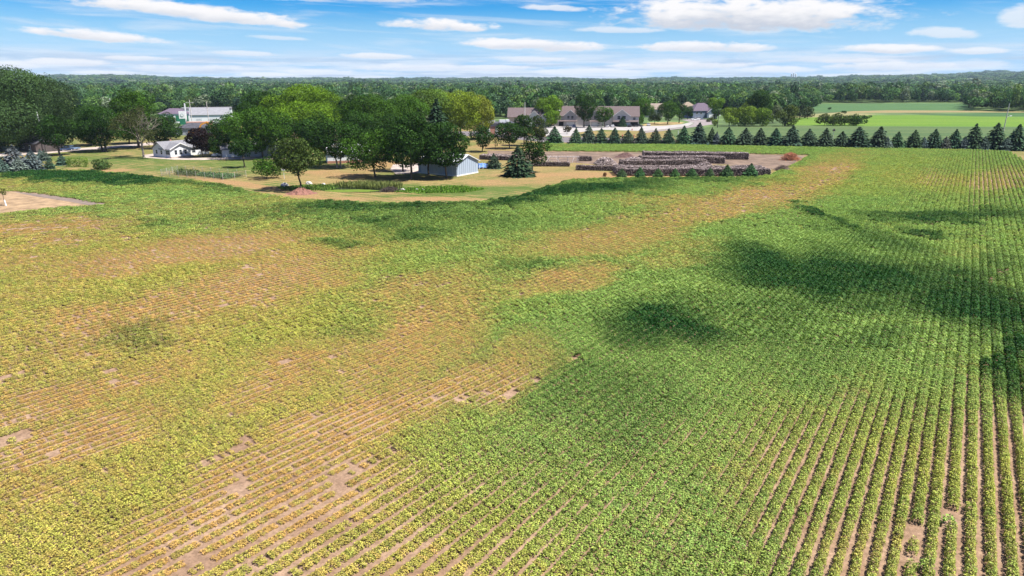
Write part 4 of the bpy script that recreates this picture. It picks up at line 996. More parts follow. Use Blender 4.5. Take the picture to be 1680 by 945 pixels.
def wood_stack(label, x0, y0, x1, y1, depth, h, ranks=None, light=.43):
    rr = np.random.default_rng(int(x0 + x1)); A_, B_ = at(x0, y0), at(x1, y1); L = np.linalg.norm(B_ - A_); rz = math.atan2(B_[1] - A_[1], B_[0] - A_[0])
    t = thing('wood_stack', label, 'firewood', A_, rz, 'long firewood stacks in the yard')
    ranks = ranks or max(1, int(round(depth / 1.5))); rd_ = depth / ranks
    Vs, Fs, Ts, b = [], [], [], 0
    def put(V, F, T):
        nonlocal b
        Vs.append(V); Fs.append(F + b); Ts.append(T); b += len(V)
    core = MB()
    for k in range(ranks):
        yc = (k + .5) * rd_; hk = h * rr.uniform(.92, 1.05); dd = rd_ * .62
        core.box(.15, L - .15, yc - dd / 2 + .16, yc + dd / 2 - .16, .0, hk - .16)
        hh = lambda x: hk * (1 + .09 * vnoise(np.atleast_1d(x) / 4, np.atleast_1d(x) * 0 + k * 3.3, 7, 3))
        # log ends in the two faces
        for side in (-1, 1):
            n = int(L * hk / .045); x = rr.uniform(0, L, n); z = rr.uniform(.08, 1, n) * hh(x)
            C = np.stack([x, yc + side * (dd / 2 - .22) + rr.normal(0, .035, n), z], -1); D = np.stack([rr.normal(0, .06, n), np.ones(n), rr.normal(0, .06, n)], -1)
            put(*logs_mesh(C, D, np.full(n, .5), rr.uniform(.09, .17, n), np.clip(rr.normal(.30, .14, n), 0, 1)))
        # weathered top layer
        n = int(L * dd / .05); x = rr.uniform(0, L, n); y = yc + rr.uniform(-dd / 2 + .1, dd / 2 - .1, n)
        C = np.stack([x, y, hh(x) + rr.normal(0, .07, n)], -1); D = np.stack([rr.normal(0, .5, n), np.ones(n), rr.normal(0, .12, n)], -1)
        put(*logs_mesh(C, D, rr.uniform(.35, .6, n), rr.uniform(.06, .14, n), np.clip(rr.normal(light, .2, n), 0, 1)))
        # stepped ends
        for xe in (0, L):
            n = int(dd * hk / .035); C = np.stack([np.full(n, xe) + rr.normal(0, .08, n), yc + rr.uniform(-dd / 2, dd / 2, n), rr.uniform(.1, .95, n) * hk], -1); D = np.stack([rr.normal(0, .15, n), np.ones(n), rr.normal(0, .1, n)], -1)
            put(*logs_mesh(C, D, rr.uniform(.4, .6, n), rr.uniform(.08, .15, n), np.clip(rr.normal(.45, .2, n), 0, 1)))
    link('log', np_mesh('log', np.vstack(Vs), np.vstack(Fs), np.concatenate(Ts)), M_fire, t)['kind'] = 'stuff'
    core.build('stack_core', surf('dark_wood', (.05, .035, .033), .95, .3, 2), t)
    return t
wood_stack('long dark firewood stack nearest the field, behind the young spruces', 1012, 289, 1264, 289.6, 9, 1.9, 4)
wood_stack('low dark firewood row to the left of the long front stack', 945, 279.8, 1013, 281, 1.6, 1.45, 1, .4)
wood_stack('middle firewood stack behind the front stack, ending under the brown ground', 1022, 275.4, 1160, 273.4, 4.6, 1.85, 2)
wood_stack('firewood stack third from the front, with a square right end', 1052, 268.6, 1189, 268.8, 5.6, 1.85, 3)
wood_stack('back firewood stack along the far crop strip', 1056, 260.4, 1228, 262.4, 6.6, 1.85, 3)
wood_stack('low firewood row behind the pale trunked round tree', 862, 273.4, 934, 273.6, 1.6, 1.3, 1, .4)
wood_stack('short dark firewood row right of the timber frames', 951, 264.6, 971, 264.4, 1.7, 1.4, 1, .35)
wood_stack('firewood row behind the blue pile and round spruce', 786, 262, 842, 264, 5.0, 1.3, 2, .5)
def loose_wood(label, px, py, w, dep, h, n, seed):
    rr = np.random.default_rng(seed); P = at(px, py); t = thing('split_wood_pile', label, 'firewood', P, 0, 'loose piles of split wood')
    a = rr.uniform(0, 6.28, n); k = np.sqrt(rr.random(n)); C = np.stack([np.cos(a) * k * w / 2, np.sin(a) * k * dep / 2, h * (1 - k ** 2.2) * rr.uniform(.55, 1, n) + .06], -1)
    put = logs_mesh(C, unit(rr, n), rr.uniform(.35, .6, n), rr.uniform(.09, .17, n), np.clip(rr.normal(.48, .24, n), 0, 1))
    link('split_log', np_mesh('split_log', *put), M_fire, t)['kind'] = 'stuff'
    heapm = MB(); heapm.prism([(-w * .44, 0), (w * .44, 0), (w * .2, h * .6), (-w * .2, h * .6)], 'y', -dep * .3, dep * .3); heapm.build('pile_core', bpy.data.materials['dark_wood'], t)
loose_wood('loose pale pile of split wood left of the stacks', 993, 269.5, 7, 6, 2.0, 1500, 1)
loose_wood('second loose pile of split wood behind the front stack', 1040, 268.5, 8.5, 6, 1.9, 1500, 2)
loose_wood('whitish heap of split wood lying on top end of the middle stack', 1155, 276.8, 6, 3, 1.9, 600, 3)

# timber frames beside the stacks
M_wgrey = surf('weathered_wood', (.42, .36, .34), .9, .25, 2, .3)
P = at(924, 267); t = thing('timber_rack', 'pale timber rack with leaning poles between the firewood rows', 'rack', P, 0)
mb = MB()
for x in (-4.5, -1.5, 1.5, 4.5): mb.tube((x, 0, 0), (x, 0, 1.7), .09); mb.tube((x, 2.4, 0), (x, 2.4, 1.7), .09)
mb.build('post', M_wgrey, t)['kind'] = 'stuff'
mb = MB(); mb.tube((-5, 0, 1.7), (5, 0, 1.7), .10); mb.tube((-5, 2.4, 1.7), (5, 2.4, 1.7), .10); mb.tube((-5, 0, .8), (5, 0, .8), .07)
for x in np.linspace(-4.8, 4.8, 12): mb.tube((x, -.2, 1.82), (x + .2, 2.6, 1.82), .06)
mb.build('rail', M_wgrey, t)['kind'] = 'stuff'
mb = MB(); mb.tube((-5.5, -1.2, .05), (-4, .1, 2.2), .09); mb.tube((-1.2, -1.2, .05), (-2.6, .1, 2.1), .09); mb.tube((2.6, -1, .05), (3.4, .1, 1.9), .08); mb.build('leaning_pole', M_wgrey, t)['kind'] = 'stuff'

# blue covered pile
P = at(793, 276.5); t = thing('tarp_covered_pile', 'pile under a crumpled blue tarp beside the right end of the metal shed', 'tarp', P, R(20))
rr = np.random.default_rng(8); V = []; nx_, ny_ = 13, 8
for j in range(ny_):
    for i in range(nx_):
        x, y = (i / (nx_ - 1) - .5) * 3.6, (j / (ny_ - 1) - .5) * 2.2; e = max(abs(x) / 1.8, abs(y) / 1.1)
        V.append((x * (1.05 if e > .9 else 1), y, (1.25 + .16 * rr.normal() if e < .95 else .45 + rr.uniform(-.15, .15))))
F = [(j * nx_ + i, j * nx_ + i + 1, (j + 1) * nx_ + i + 1, (j + 1) * nx_ + i) for j in range(ny_ - 1) for i in range(nx_ - 1)]
me = bpy.data.meshes.new('tarp'); me.from_pydata(V, [], F); link('tarp', me, surf('blue_tarp', (.13, .25, .55), .5, .25, 1.5), t)
mb = MB(); mb.box(-1.5, 1.5, -.85, .85, 0, .95); mb.build('crate_stack', surf('grey_board', (.22, .2, .19), .9), t)
for x in (-1.6, -.5, .6, 1.6):
    mb = MB(); mb.tube((x, -1.25, 0), (x + .15, -.9, 1.1), .06); mb.build('tarp_stake', surf('white_stake', (.7, .7, .7), .7) if 'white_stake' not in bpy.data.materials else bpy.data.materials['white_stake'], t)

# ------------------------------------------------------------------ buildings
M_white = surf('white_siding', (.62, .63, .65), .7, .05, 1.2, .15, 14, stretch=(.4, .4, 9))
M_grey = surf('grey_shingle', (.175, .175, .19), .95, .22, 2.5, .4, 10)
M_brown = surf('brown_shingle', (.120, .092, .090), .95, .2, 2.0, .3, 9)
M_purple = surf('purple_shingle', (.105, .082, .108), .95, .2, 2.0, .3, 9)
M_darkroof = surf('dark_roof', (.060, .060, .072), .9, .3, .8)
M_metalw = surf('white_metal_roof', (.62, .64, .67), .5, .08, .8, stretch=(8, .3, 1))
M_blue = surf('blue_metal_wall', (.34, .40, .48), .45, .12, 1.5, .25, 10, stretch=(5, 5, .15))
M_beige = surf('beige_siding', (.50, .43, .35), .8, .08, 1.2)
M_bluegrey = surf('bluegrey_siding', (.155, .19, .25), .8, .1, 1.2)
M_brick = surf('brick', (.33, .165, .115), .9, .3, 3, .2)
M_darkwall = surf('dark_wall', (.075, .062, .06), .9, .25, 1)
M_trim = surf('white_trim', (.66, .66, .66), .6, .03)
M_glass = surf('window_glass', (.030, .038, .046), .08, .3, .5, spec=.6)
M_green = surf('green_panel', (.02, .14, .08), .5, .1, .5)
M_found = surf('foundation_stone', (.40, .33, .29), .9, .3, 2, .4)
def window(parent, P0, ux, nrm, w, h, trim=M_trim):
    """P0 centre on the wall, ux along the wall, nrm outward (local vectors)"""
    ux, n, z = Vector(ux), Vector(nrm), Vector((0, 0, 1)); c = Vector(P0)
    def slab(mb, a, b, d0, d1):
        vs = [c + ux * sx * a + z * sz * b + n * d for d in (d0, d1) for sx, sz in ((-1, -1), (1, -1), (1, 1), (-1, 1))]
        mb.add(vs, [(0, 1, 2, 3), (4, 5, 6, 7), (0, 1, 5, 4), (1, 2, 6, 5), (2, 3, 7, 6), (3, 0, 4, 7)])
    mb = MB(); slab(mb, w / 2 + .10, h / 2 + .10, -.05, .05); f = mb.build('window', trim, parent)
    mb = MB(); slab(mb, w / 2, h / 4 - .03, -.04, .07); o = mb.build('pane', M_glass, f); o.location = z * (h / 4)
    o2 = bpy.data.objects.new('pane', o.data); COL.objects.link(o2); o2.parent = f; o2.location = -z * (h / 4)
    return f
def panel(name, parent, P0, ux, nrm, w, h, mat, d=.06):
    ux, n, z = Vector(ux), Vector(nrm), Vector((0, 0, 1)); c = Vector(P0); mb = MB()
    vs = [c + ux * sx * w / 2 + z * sz * h / 2 + n * k for k in (-.05, d) for sx, sz in ((-1, -1), (1, -1), (1, 1), (-1, 1))]
    mb.add(vs, [(0, 1, 2, 3), (4, 5, 6, 7), (0, 1, 5, 4), (1, 2, 6, 5), (2, 3, 7, 6), (3, 0, 4, 7)])
    return mb.build(name, mat, parent)
def chevron(mb, axis, W0, W1, wh, rh, a, b, o=.45, th=.18):
    """gable roof slab across [W0, W1], swept a..b along axis"""
    m_ = (W0 + W1) / 2; s_ = rh / ((W1 - W0) / 2); g = .02
    mb.prism([(W0 - o, wh - o * s_ + g), (m_, wh + rh + g), (W1 + o, wh - o * s_ + g), (W1 + o, wh - o * s_ + g + th), (m_, wh + rh + g + th), (W0 - o, wh - o * s_ + g + th)], axis, a, b)
def house(label, loc, yaw, L, Wd, wh, rh, wall, roof, kind='gable', name='house', cat_='house', wins=(), bumps=(), group=None, over=.45):
    t = thing(name, label, cat_, loc, yaw, group)
    mb = MB()
    if kind == 'gable': mb.prism([(0, -.1), (Wd, -.1), (Wd, wh), (Wd / 2, wh + rh), (0, wh)], 'x', -L / 2, L / 2)
    else: mb.box(-L / 2, L / 2, 0, Wd, -.1, wh)
    mb.build('wall', wall, t)
    mb = MB()
    if kind == 'gable': chevron(mb, 'x', 0, Wd, wh, rh, -L / 2 - over, L / 2 + over, over)
    elif kind == 'hip':
        x0, x1, y0, y1 = -L / 2 - over, L / 2 + over, -over, Wd + over; e = min(Wd / 2, L / 2 - .1); z0 = wh + .02
        mb.add([(x0, y0, z0), (x1, y0, z0), (x1, y1, z0), (x0, y1, z0), (-L / 2 + e, Wd / 2, z0 + rh), (L / 2 - e, Wd / 2, z0 + rh)], [(0, 1, 5, 4), (1, 2, 5), (2, 3, 4, 5), (3, 0, 4), (3, 2, 1, 0)])
    else:
        mb.box(-L / 2 - .2, L / 2 + .2, -.2, Wd + .2, wh + .01, wh + rh)
    mb.build('roof', roof, t)
    for (u, w, pr, bh, br, bw) in bumps:
        mb = MB(); mb.prism([(u - w / 2, -.1), (u + w / 2, -.1), (u + w / 2, bh), (u, bh + br), (u - w / 2, bh)], 'y', -pr, .4); mb.build('wall', bw or wall, t)
        mb = MB(); chevron(mb, 'y', u - w / 2, u + w / 2, bh, br, -pr - over, Wd / 2, over * .8); mb.build('roof', roof, t)
        mb = MB(); chevron(mb, 'y', u - w / 2, u + w / 2, bh, br, -pr - over - .08, -pr - over - .01, over * .8 - .02, .30); mb.build('gable_trim', M_trim, t)
    for (face, u, z, w, h) in wins:
        if face == 'f': window(t, (u, 0, z), (1, 0, 0), (0, -1, 0), w, h)
        elif face == 'l': window(t, (-L / 2, u, z), (0, 1, 0), (-1, 0, 0), w, h)
        elif face == 'r': window(t, (L / 2, u, z), (0, 1, 0), (1, 0, 0), w, h)
        elif isinstance(face, tuple): window(t, (u, -face[1], z), (1, 0, 0), (0, -1, 0), w, h) if face[0] == 'b' else window(t, (face[1], u, z), (0, 1, 0), (-1, 0, 0), w, h)
    return t
YA, YB = R(57), R(-33)
# white gabled house
B = at(297.5, 258); n_ = np.array([math.sin(YA), -math.cos(YA), 0]); a_ = np.array([math.cos(YA), math.sin(YA), 0])
M0 = B - n_ * 2.7 + a_ * 4.2
ht = house('white bungalow with grey shingled roof and a front gable of three windows', M0, YA, 16, 7.0, 2.75, 2.1, M_white, M_grey, bumps=[(-4.2, 7.2, 2.7, 2.75, 1.7, None)],
      wins=[(('b', 2.7), -5.9, 1.75, .85, 1.5), (('b', 2.7), -4.2, 1.75, .85, 1.5), (('b', 2.7), -2.5, 1.75, .85, 1.5), (('s', -7.8), -.65, 1.7, .6, 1.3), (('s', -7.8), -1.35, 1.7, .6, 1.3), (('s', -7.8), -2.05, 1.7, .6, 1.3), ('l', 2.0, 1.7, .9, 1.3), ('l', 4.8, 1.7, .9, 1.3), ('f', 2.2, 1.6, 1.2, 1.3), ('f', 5.6, 1.6, 1.2, 1.3)])
mb = MB(); mb.box(-8.2, -.3, -3.6, -2.72, -.05, .45); mb.build('foundation', M_found, ht)
mb = MB(); mb.box(-3.6, -3.0, 3.6, 4.1, 4.0, 5.4); mb.build('chimney', M_brick, ht)
mb = MB(); mb.tube((2.2, 4.6, 4.2), (2.2, 4.6, 5.3), .09); mb.build('vent_pipe', M_trim, ht)
house('low white garage half hidden by the big tree cluster', at(392, 257), R(30), 10, 6.5, 2.6, 1.5, M_white, M_grey, name='garage', cat_='garage', wins=[('f', -2.5, 1.5, 1, 1)])
house('pale metal roofed low building under the middle of the tree cluster', at(436, 256.5), R(20), 13, 8, 2.3, 2.6, surf('pale_wall', (.36, .37, .40), .8, .1, 1), M_metalw, name='low_building', cat_='building', wins=[('f', -3, 1.3, 1, .9)])
t7 = house('white shed with brick coloured base seen between the tree trunks', at(572, 267.5), R(18), 12.5, 8, 3.4, 2.0, M_white, M_metalw, name='white_shed', cat_='shed')
mb = MB(); mb.box(-6.3, 6.3, -.06, -.01, -.05, .8); mb.build('base_course', M_brick, t7)
house('white roofed building glimpsed behind the ragged tree', at(618, 246), R(20), 13, 9, 3.0, 1.8, M_white, M_metalw, name='farm_building', cat_='building')
house('tan roofed small house glimpsed above the white shed', at(598, 232), YB, 10, 8, 3.0, 3.0, M_beige, surf('tan_roof', (.28, .19, .15), .95), name='farm_house', cat_='house')
t8 = house('pale blue metal shed with a gable end and whitish roof', at(717.5, 286.8), YB, 13.2, 9.6, 3.3, 1.9, M_blue, M_metalw, name='metal_shed', cat_='shed')
mb = MB()
for x in np.arange(-6.5, 6.51, .9): mb.box(x - .05, x + .05, -.07, -.005, 0, 3.25)
for y in np.arange(.4, 9.4, .9): mb.box(6.605, 6.67, y - .05, y + .05, 0, 3.3 + 1.9 * (1 - abs(y - 4.8) / 4.8) - .1)
mb.build('wall_rib', M_blue, t8)['kind'] = 'stuff'
mb = MB(); mb.box(-6.62, 6.62, -.10, -.072, -.05, .35); mb.box(6.672, 6.70, -.1, 9.6, -.05, .35); mb.build('base_board', M_trim, t8)
panel('door', t8, (-4.2, 0, 1.4), (1, 0, 0), (0, -1, 0), 2.6, 2.8, surf('pale_door', (.55, .58, .62), .5, .06), .09)
# left dark house under the huge tree, roof colour darkened to paint tree shade
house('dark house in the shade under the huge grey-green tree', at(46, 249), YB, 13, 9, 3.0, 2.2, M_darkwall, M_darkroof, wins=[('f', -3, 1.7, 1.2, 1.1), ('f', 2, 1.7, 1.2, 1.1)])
# business strip
th = house('low hip roofed grey office behind the white bungalow', at(316, 222), R(8), 15, 10, 3.2, 2.2, surf('office_wall', (.30, .32, .37), .8), M_darkroof, kind='hip', name='office_building', cat_='building', wins=[('f', -5, 1.8, 1.6, 1.4), ('f', -1, 1.8, 1.6, 1.4)])
tw = house('long white warehouse with a grey roof beyond the bungalow', at(346, 204.5), R(22), 21, 16, 5.6, 3.4, M_white, surf('warehouse_roof', (.20, .20, .215), .8, .12, .6), name='warehouse', cat_='warehouse')
for x in (-6, 0.5, 6.5): panel('dock_door', tw, (x, 0, 1.9), (1, 0, 0), (0, -1, 0), 3.0, 3.4, surf('door_grey', (.45, .46, .48), .6) if 'door_grey' not in bpy.data.materials else bpy.data.materials['door_grey'], .05)
house('flat grey roofed store range behind the warehouse', at(340, 193.5), R(20), 32, 18, 5.5, 1.2, M_white, surf('flat_roof', (.165, .16, .17), .9), kind='flat', name='store_range', cat_='building')
ts = house('shop with a purple hip roof, white fascia and green front', at(287, 202.5), R(20), 17, 12, 5.6, 3.0, M_white, surf('violet_roof', (.105, .080, .112), .85, .15, 1), kind='hip', name='shop', cat_='shop')
for x in (-2, 2.5, 6.2): panel('shop_window', ts, (x, 0, 2.9), (1, 0, 0), (0, -1, 0), 3.2, 3.4, M_green, .08)
panel('fascia', ts, (2, 0, 5.1), (1, 0, 0), (0, -1, 0), 13, .8, M_trim, .12)
P = at(301, 204.6); tt = thing('sign_tower', 'white and green sign tower with a round emblem beside the purple roofed shop', 'sign', P, R(20))
mb = MB(); mb.box(-1.7, 1.7, -1, 1, 0, 7.6); mb.build('tower', M_trim, tt)
panel('green_base', tt, (-.1, -1, 1.8), (1, 0, 0), (0, -1, 0), 3.2, 3.4, M_green, .06)
mb = MB(); mb.tube((-.1, -1.05, 5.4), (-.1, -1.13, 5.4), .95, .95, 20); em = mb.build('emblem', surf('emblem_grey', (.25, .32, .30), .6), tt)
mb = MB(); mb.tube((-.1, -1.132, 5.4), (-.1, -1.18, 5.4), .62, .62, 20); mb.build('emblem_centre', M_trim, em)
mb = MB(); mb.box(1.72, 2.35, -.4, .4, 0, 12.0); mb.build('mast', M_trim, tt)
house('low red brick building in front of the warehouse', at(328, 209), R(20), 13, 6, 2.4, .5, M_brick, surf('pink_roof', (.34, .20, .165), .9), kind='flat', name='brick_building', cat_='building')
# shop with dark roof and roof units
t9 = house('brick fronted shop with a flat dark roof carrying white roof units', at(822, 221), R(12), 17, 14, 4.6, .7, M_brick, M_darkroof, kind='flat', name='brick_shop', cat_='shop')
panel('fascia', t9, (0, 0, 4.2), (1, 0, 0), (0, -1, 0), 17, .7, M_darkroof, .3)
for x in (-6, -2, 2, 6): panel('pale_pier', t9, (x, 0, 1.8), (1, 0, 0), (0, -1, 0), 1.5, 3.6, M_trim, .08)
for x, y, w in ((-5, 6, 2.4), (-2.4, 8, 1.8), (2, 7, 3.0), (5, 9, 1.6)):
    mb = MB(); mb.box(x - w / 2, x + w / 2, y - .8, y + .8, 5.31, 6.5); mb.build('roof_unit', M_trim, t9)
# houses beyond
h10 = house('brown roofed house with two pointed front gables behind the brick shop', at(864, 207.5), R(-4), 21, 12, 5.2, 4.6, M_beige, M_brown, bumps=[(4.2, 7.5, 1.6, 5.2, 3.2, M_white), (9.2, 5.0, 2.6, 4.6, 2.2, M_white)], wins=[(('b', 1.6), 4.2, 4.0, 1.5, 1.5), (('b', 2.6), 9.2, 3.4, 1.2, 1.3), ('f', -4, 3.8, 1.4, 1.4)])
M_town = surf('town_siding', (.46, .43, .41), .8, .08, 1.2, stretch=(.5, .5, 6))
M_dark = surf('dark_opening', (.02, .02, .022), .9, .2)
h11 = house('long brown roofed townhouse row with three white trimmed gables', at(978, 207.2), R(-7), 47, 13, 5.6, 5.0, M_town, M_brown, name='townhouse_row', cat_='townhouses',
            bumps=[(-14.5, 7.5, 1.2, 5.6, 3.0, None), (-.5, 7.5, 1.2, 5.6, 3.0, None), (14.0, 9.5, 1.2, 5.6, 3.4, None)],
            wins=[(('b', 1.2), -15.6, 4.9, 1.3, 1.6), (('b', 1.2), -13.4, 4.9, 1.3, 1.6), (('b', 1.2), -.5, 4.9, 1.6, 1.6), (('b', 1.2), 12.4, 4.9, 1.6, 1.8), (('b', 1.2), 15.4, 4.9, 1.6, 1.8), ('f', -21, 4.3, 1.4, 1.4), ('f', -8, 4.3, 1.4, 1.4), ('f', 6.5, 4.3, 1.4, 1.4), ('f', 21, 4.3, 1.4, 1.4)])
for x, mt in ((-19.5, M_dark), (-14.5, M_trim), (-.5, M_trim), (10.8, M_dark), (16.8, M_trim), (21, M_dark)): panel('garage_door_or_bay', h11, (x, -1.2 if -20 < x < -10 and x > -18.2 or -4 < x < 3.2 or 9.3 < x < 18.7 else 0, 1.2), (1, 0, 0), (0, -1, 0), 4.2, 2.4, mt, .06)  # dark panels: shade inside open bays, painted as near-black fronts
for x0, x1 in ((-23.4, -10.7), (-4.2, 3.2), (9.2, 23.4)):
    mb = MB(); mb.prism([(-2.6, 2.75), (-1.0, 3.5), (-1.0, 3.3), (-2.6, 2.6)], 'x', x0, x1); mb.build('porch_roof', M_brown, h11)
h12 = house('blue-grey house with a purple hip roof and white garage door by the street bend', at(1156, 194.2), R(14), 18, 13, 5.0, 5.0, M_bluegrey, M_purple, kind='hip', bumps=[(4.5, 7.5, 2.0, 4.0, 3.0, None)], wins=[('f', -6, 3.6, 1.4, 1.5), ('f', -3, 3.6, 1.4, 1.5)])
panel('garage_door_or_bay', h12, (4.5, -2.0, 1.3), (1, 0, 0), (0, -1, 0), 5.0, 2.5, M_trim, .06)
house('tan roofed house showing above the trees left of the purple roof', at(1131, 186.5), R(10), 11, 9, 5.0, 3.8, M_beige, surf('tan_shingle', (.22, .175, .13), .95, .15, 1), kind='hip')
house('cream house between the ball shaped tree and the street trees', at(1073, 192.5), R(-10), 12, 9, 5.6, 3.6, surf('cream_siding', (.46, .40, .32), .8, .06), surf('sand_roof', (.26, .21, .17), .95), wins=[('f', -2.5, 4, 1.3, 1.5), ('f', 2.5, 4, 1.3, 1.5)])

# ------------------------------------------------------------------ poles and lamps
M_pole = surf('weathered_pole', (.50, .47, .44), .85, .2, 2)
M_poled = surf('dark_pole', (.05, .045, .04), .9, .2, 2)
def pole(name, label, cat_, px, py, top, r0=.16, mat=M_pole, arm=None, lamp=None, lean=0.0):
    P = at(px, py); H = height_at(P, top); t = thing(name, label, cat_, P)
    mb = MB(); mb.tube((0, 0, -.1), (lean, 0, H), r0, r0 * .65, 8); mb.build('pole', mat, t)
    if arm:
        for w, z in arm:
            mb = MB(); mb.box(lean - w / 2, lean + w / 2, -.14, -.04 - .0 + .16, H - z - .12, H - z + .12); ar = mb.build('crossarm', mat, t)
            mb = MB()
            for x in (-.45, .45): mb.tube((lean + x * w, 0, H - z + .12), (lean + x * w, 0, H - z + .4), .07)
            mb.build('insulator', M_trim, ar)
    if lamp:
        z, L = lamp; mb = MB(); mb.tube((lean * .7, 0, z - .5), (L, 0, z), .06); mb.build('lamp_arm', mat, t)
        mb = MB(); mb.add([(L - .1, -.22, z - .1), (L + .75, -.22, z - .02), (L + .75, .22, z - .02), (L - .1, .22, z - .1), (L, -.15, z + .14), (L + .6, -.15, z + .14), (L + .6, .15, z + .14), (L, .15, z + .14)], [(0, 1, 2, 3), (4, 5, 6, 7), (0, 1, 5, 4), (1, 2, 6, 5), (2, 3, 7, 6), (3, 0, 4, 7)]); mb.build('lamp_head', M_trim, t)
    return t
pole('utility_pole', 'pale utility pole with a crossarm in front of the warehouse', 'utility pole', 316, 206.5, 163.5, .26, arm=[(4.2, 1.6)])
pole('utility_pole', 'utility pole with a transformer at the right of the warehouse', 'utility pole', 343.5, 207, 166.5, .24, arm=[(1.6, 3.4)])
pole('utility_pole', 'tall leaning pale pole with a street lamp among the right end spruces', 'utility pole', 1641, 238, 169.5, .20, lamp=(11.2, 1.5), lean=.35)
pole('utility_pole', 'dark pole with a white yard lamp behind the spruce row', 'utility pole', 1177, 209.5, 180, .2, M_poled, lamp=(6.6, .5))
pole('lamp_post', 'thin lamp post at the left of the townhouse parking lot', 'lamp post', 915.5, 208.5, 183, .14, lamp=(8.9, .5))
pole('lamp_post', 'pale lamp post before the middle of the townhouses', 'lamp post', 968.5, 208.5, 182.5, .14, lamp=(9.0, -.9))
pole('flagpole', 'white pole in front of the brown roofed gabled house', 'pole', 861, 210, 167.5, .17, M_trim)
P = at(76, 250); Ht, Hm = height_at(P, 183), height_at(P, 200); t = thing('sleeved_post', 'tall dark post with a white upper end left of the round street tree', 'post', P)
mb = MB(); mb.tube((0, 0, 0), (-.5, 0, Hm), .17, .15, 8); mb.build('post', M_poled, t)
mb = MB(); mb.tube((-.5, 0, Hm), (-.75, 0, Ht), .24, .24, 8); mb.build('white_sleeve', M_trim, t)
pole('white_post', 'white pole tip above the trees left of the tall dark crown', 'pole', 188.5, 214, 161, .22, M_trim)
pole('white_post', 'short white post behind the tenth windbreak spruce', 'post', 1112.5, 222, 214.5, .16, M_trim)
def birdhouse(label, px, py, top, mat, c2):
    P = at(px, py); H = height_at(P, top); t = thing('birdhouse_pole', label, 'birdhouse', P); mb = MB(); mb.tube((0, 0, 0), (0, 0, H - .5), .06, .06); mb.build('pole', mat, t)
    mb = MB(); mb.prism([(-.4, H - .6), (.4, H - .6), (.4, H - .1), (0, H + .3), (-.4, H - .1)], 'y', -.35, .35); b = mb.build('birdhouse', c2, t)
    mb = MB(); mb.tube((0, -.36, H - .3), (0, -.38, H - .3), .09, .09, 10); mb.build('hole', M_dark, b)
birdhouse('white birdhouse on a pole on the dry lawn beside the mulched tree', 466.5, 293.5, 275.5, M_trim, M_trim)
birdhouse('dark birdhouse on a white pole among the windbreak spruces', 1365, 238, 212.5, M_trim, M_darkwall)

# ------------------------------------------------------------------ garden plot with wire fence
FC = [(265, 288.5), (366, 295.5), (404, 290.2), (292, 282)]
FP_ = [at(*q) for q in FC]
t = thing('garden_fence', 'wire fence on thin pale posts round the vegetable plot', 'fence', FP_[0], 0)
wires = MB(); O = Vector(FP_[0]); pm = None; M_fp = surf('fence_post', (.55, .50, .46), .8, .15, 2)
mb0 = MB(); mb0.tube((0, 0, 0), (0, 0, 1.75), .055, .05, 6)
for k in range(4):
    a, b = Vector(FP_[k]) - O, Vector(FP_[(k + 1) % 4]) - O; L = (b - a).length; n = max(2, round(L / 3.0))
    for i in range(n):
        q = a.lerp(b, i / n)
        if pm is None: o = mb0.build('post', M_fp, t); pm = o.data
        else: o = bpy.data.objects.new('post', pm); COL.objects.link(o); o.parent = t
        o.location = q
    for z in np.arange(.1, 1.7, .22): wires.tube(a + Vector((0, 0, z)), b + Vector((0, 0, z)), .012, .012, 3)
    for i in range(int(L / .45)):
        q = a.lerp(b, i * .45 / L); wires.tube(q + Vector((0, 0, .05)), q + Vector((0, 0, 1.62)), .010, .010, 3)
wires.build('wire', surf('wire', (.30, .26, .24), .7, .1), t)['kind'] = 'stuff'
r = np.random.default_rng(44)
def veg(name, label, poly, n, h0, h1, col, leaf):
    c = np.array(poly); P = []
    while len(P) < n:
        q = r.uniform(c.min(0), c.max(0), (n * 2, 2)); P += list(q[inside(q[:, 0], q[:, 1], c)])
    G_ = at_np(*np.array(P[:n]).T); C = np.hstack([G_, r.uniform(h0, h1, (n, 1))]); V = leaves(C, unit(r, n) * [1, 1, .4] + [0, 0, .5], leaf * r.uniform(.6, 1.4, n), r)
    o = link(name, np_mesh(name, V, np.arange(4 * n).reshape(-1, 4), np.clip(r.normal(.5, .22, n), 0, 1)), M_leaf); o['col'] = col; tag(o, label, None, None, 'stuff')
veg('vegetable_bed', 'dense blue-green vegetable vines inside the wire fence', [(322, 289), (366, 294.6), (398, 289.8), (330, 285)], 2200, .1, .7, (.075, .15, .07), .30)
veg('tomato_bed', 'tall darker vegetable plants at the left of the fenced plot', [(285, 287), (318, 290), (330, 285.5), (297, 282.8)], 1300, .1, 1.2, (.075, .115, .05), .28)

# white bench on the left lawn
P = at(61, 268.5); t = thing('garden_bench', 'white garden bench among the blue spruces on the left lawn', 'bench', P, R(20))
mb = MB(); mb.box(-.9, .9, -.25, .25, .42, .48); mb.build('seat', M_trim, t)
mb = MB(); mb.box(-.9, .9, .24, .30, .55, .95); mb.build('backrest', M_trim, t)
for x in (-.8, .8):
    for y in (-.2, .27):
        mb = MB(); mb.box(x - .05, x + .05, y - .04, y + .04, 0, .42 if y < 0 else .95); mb.build('leg', M_trim, t)

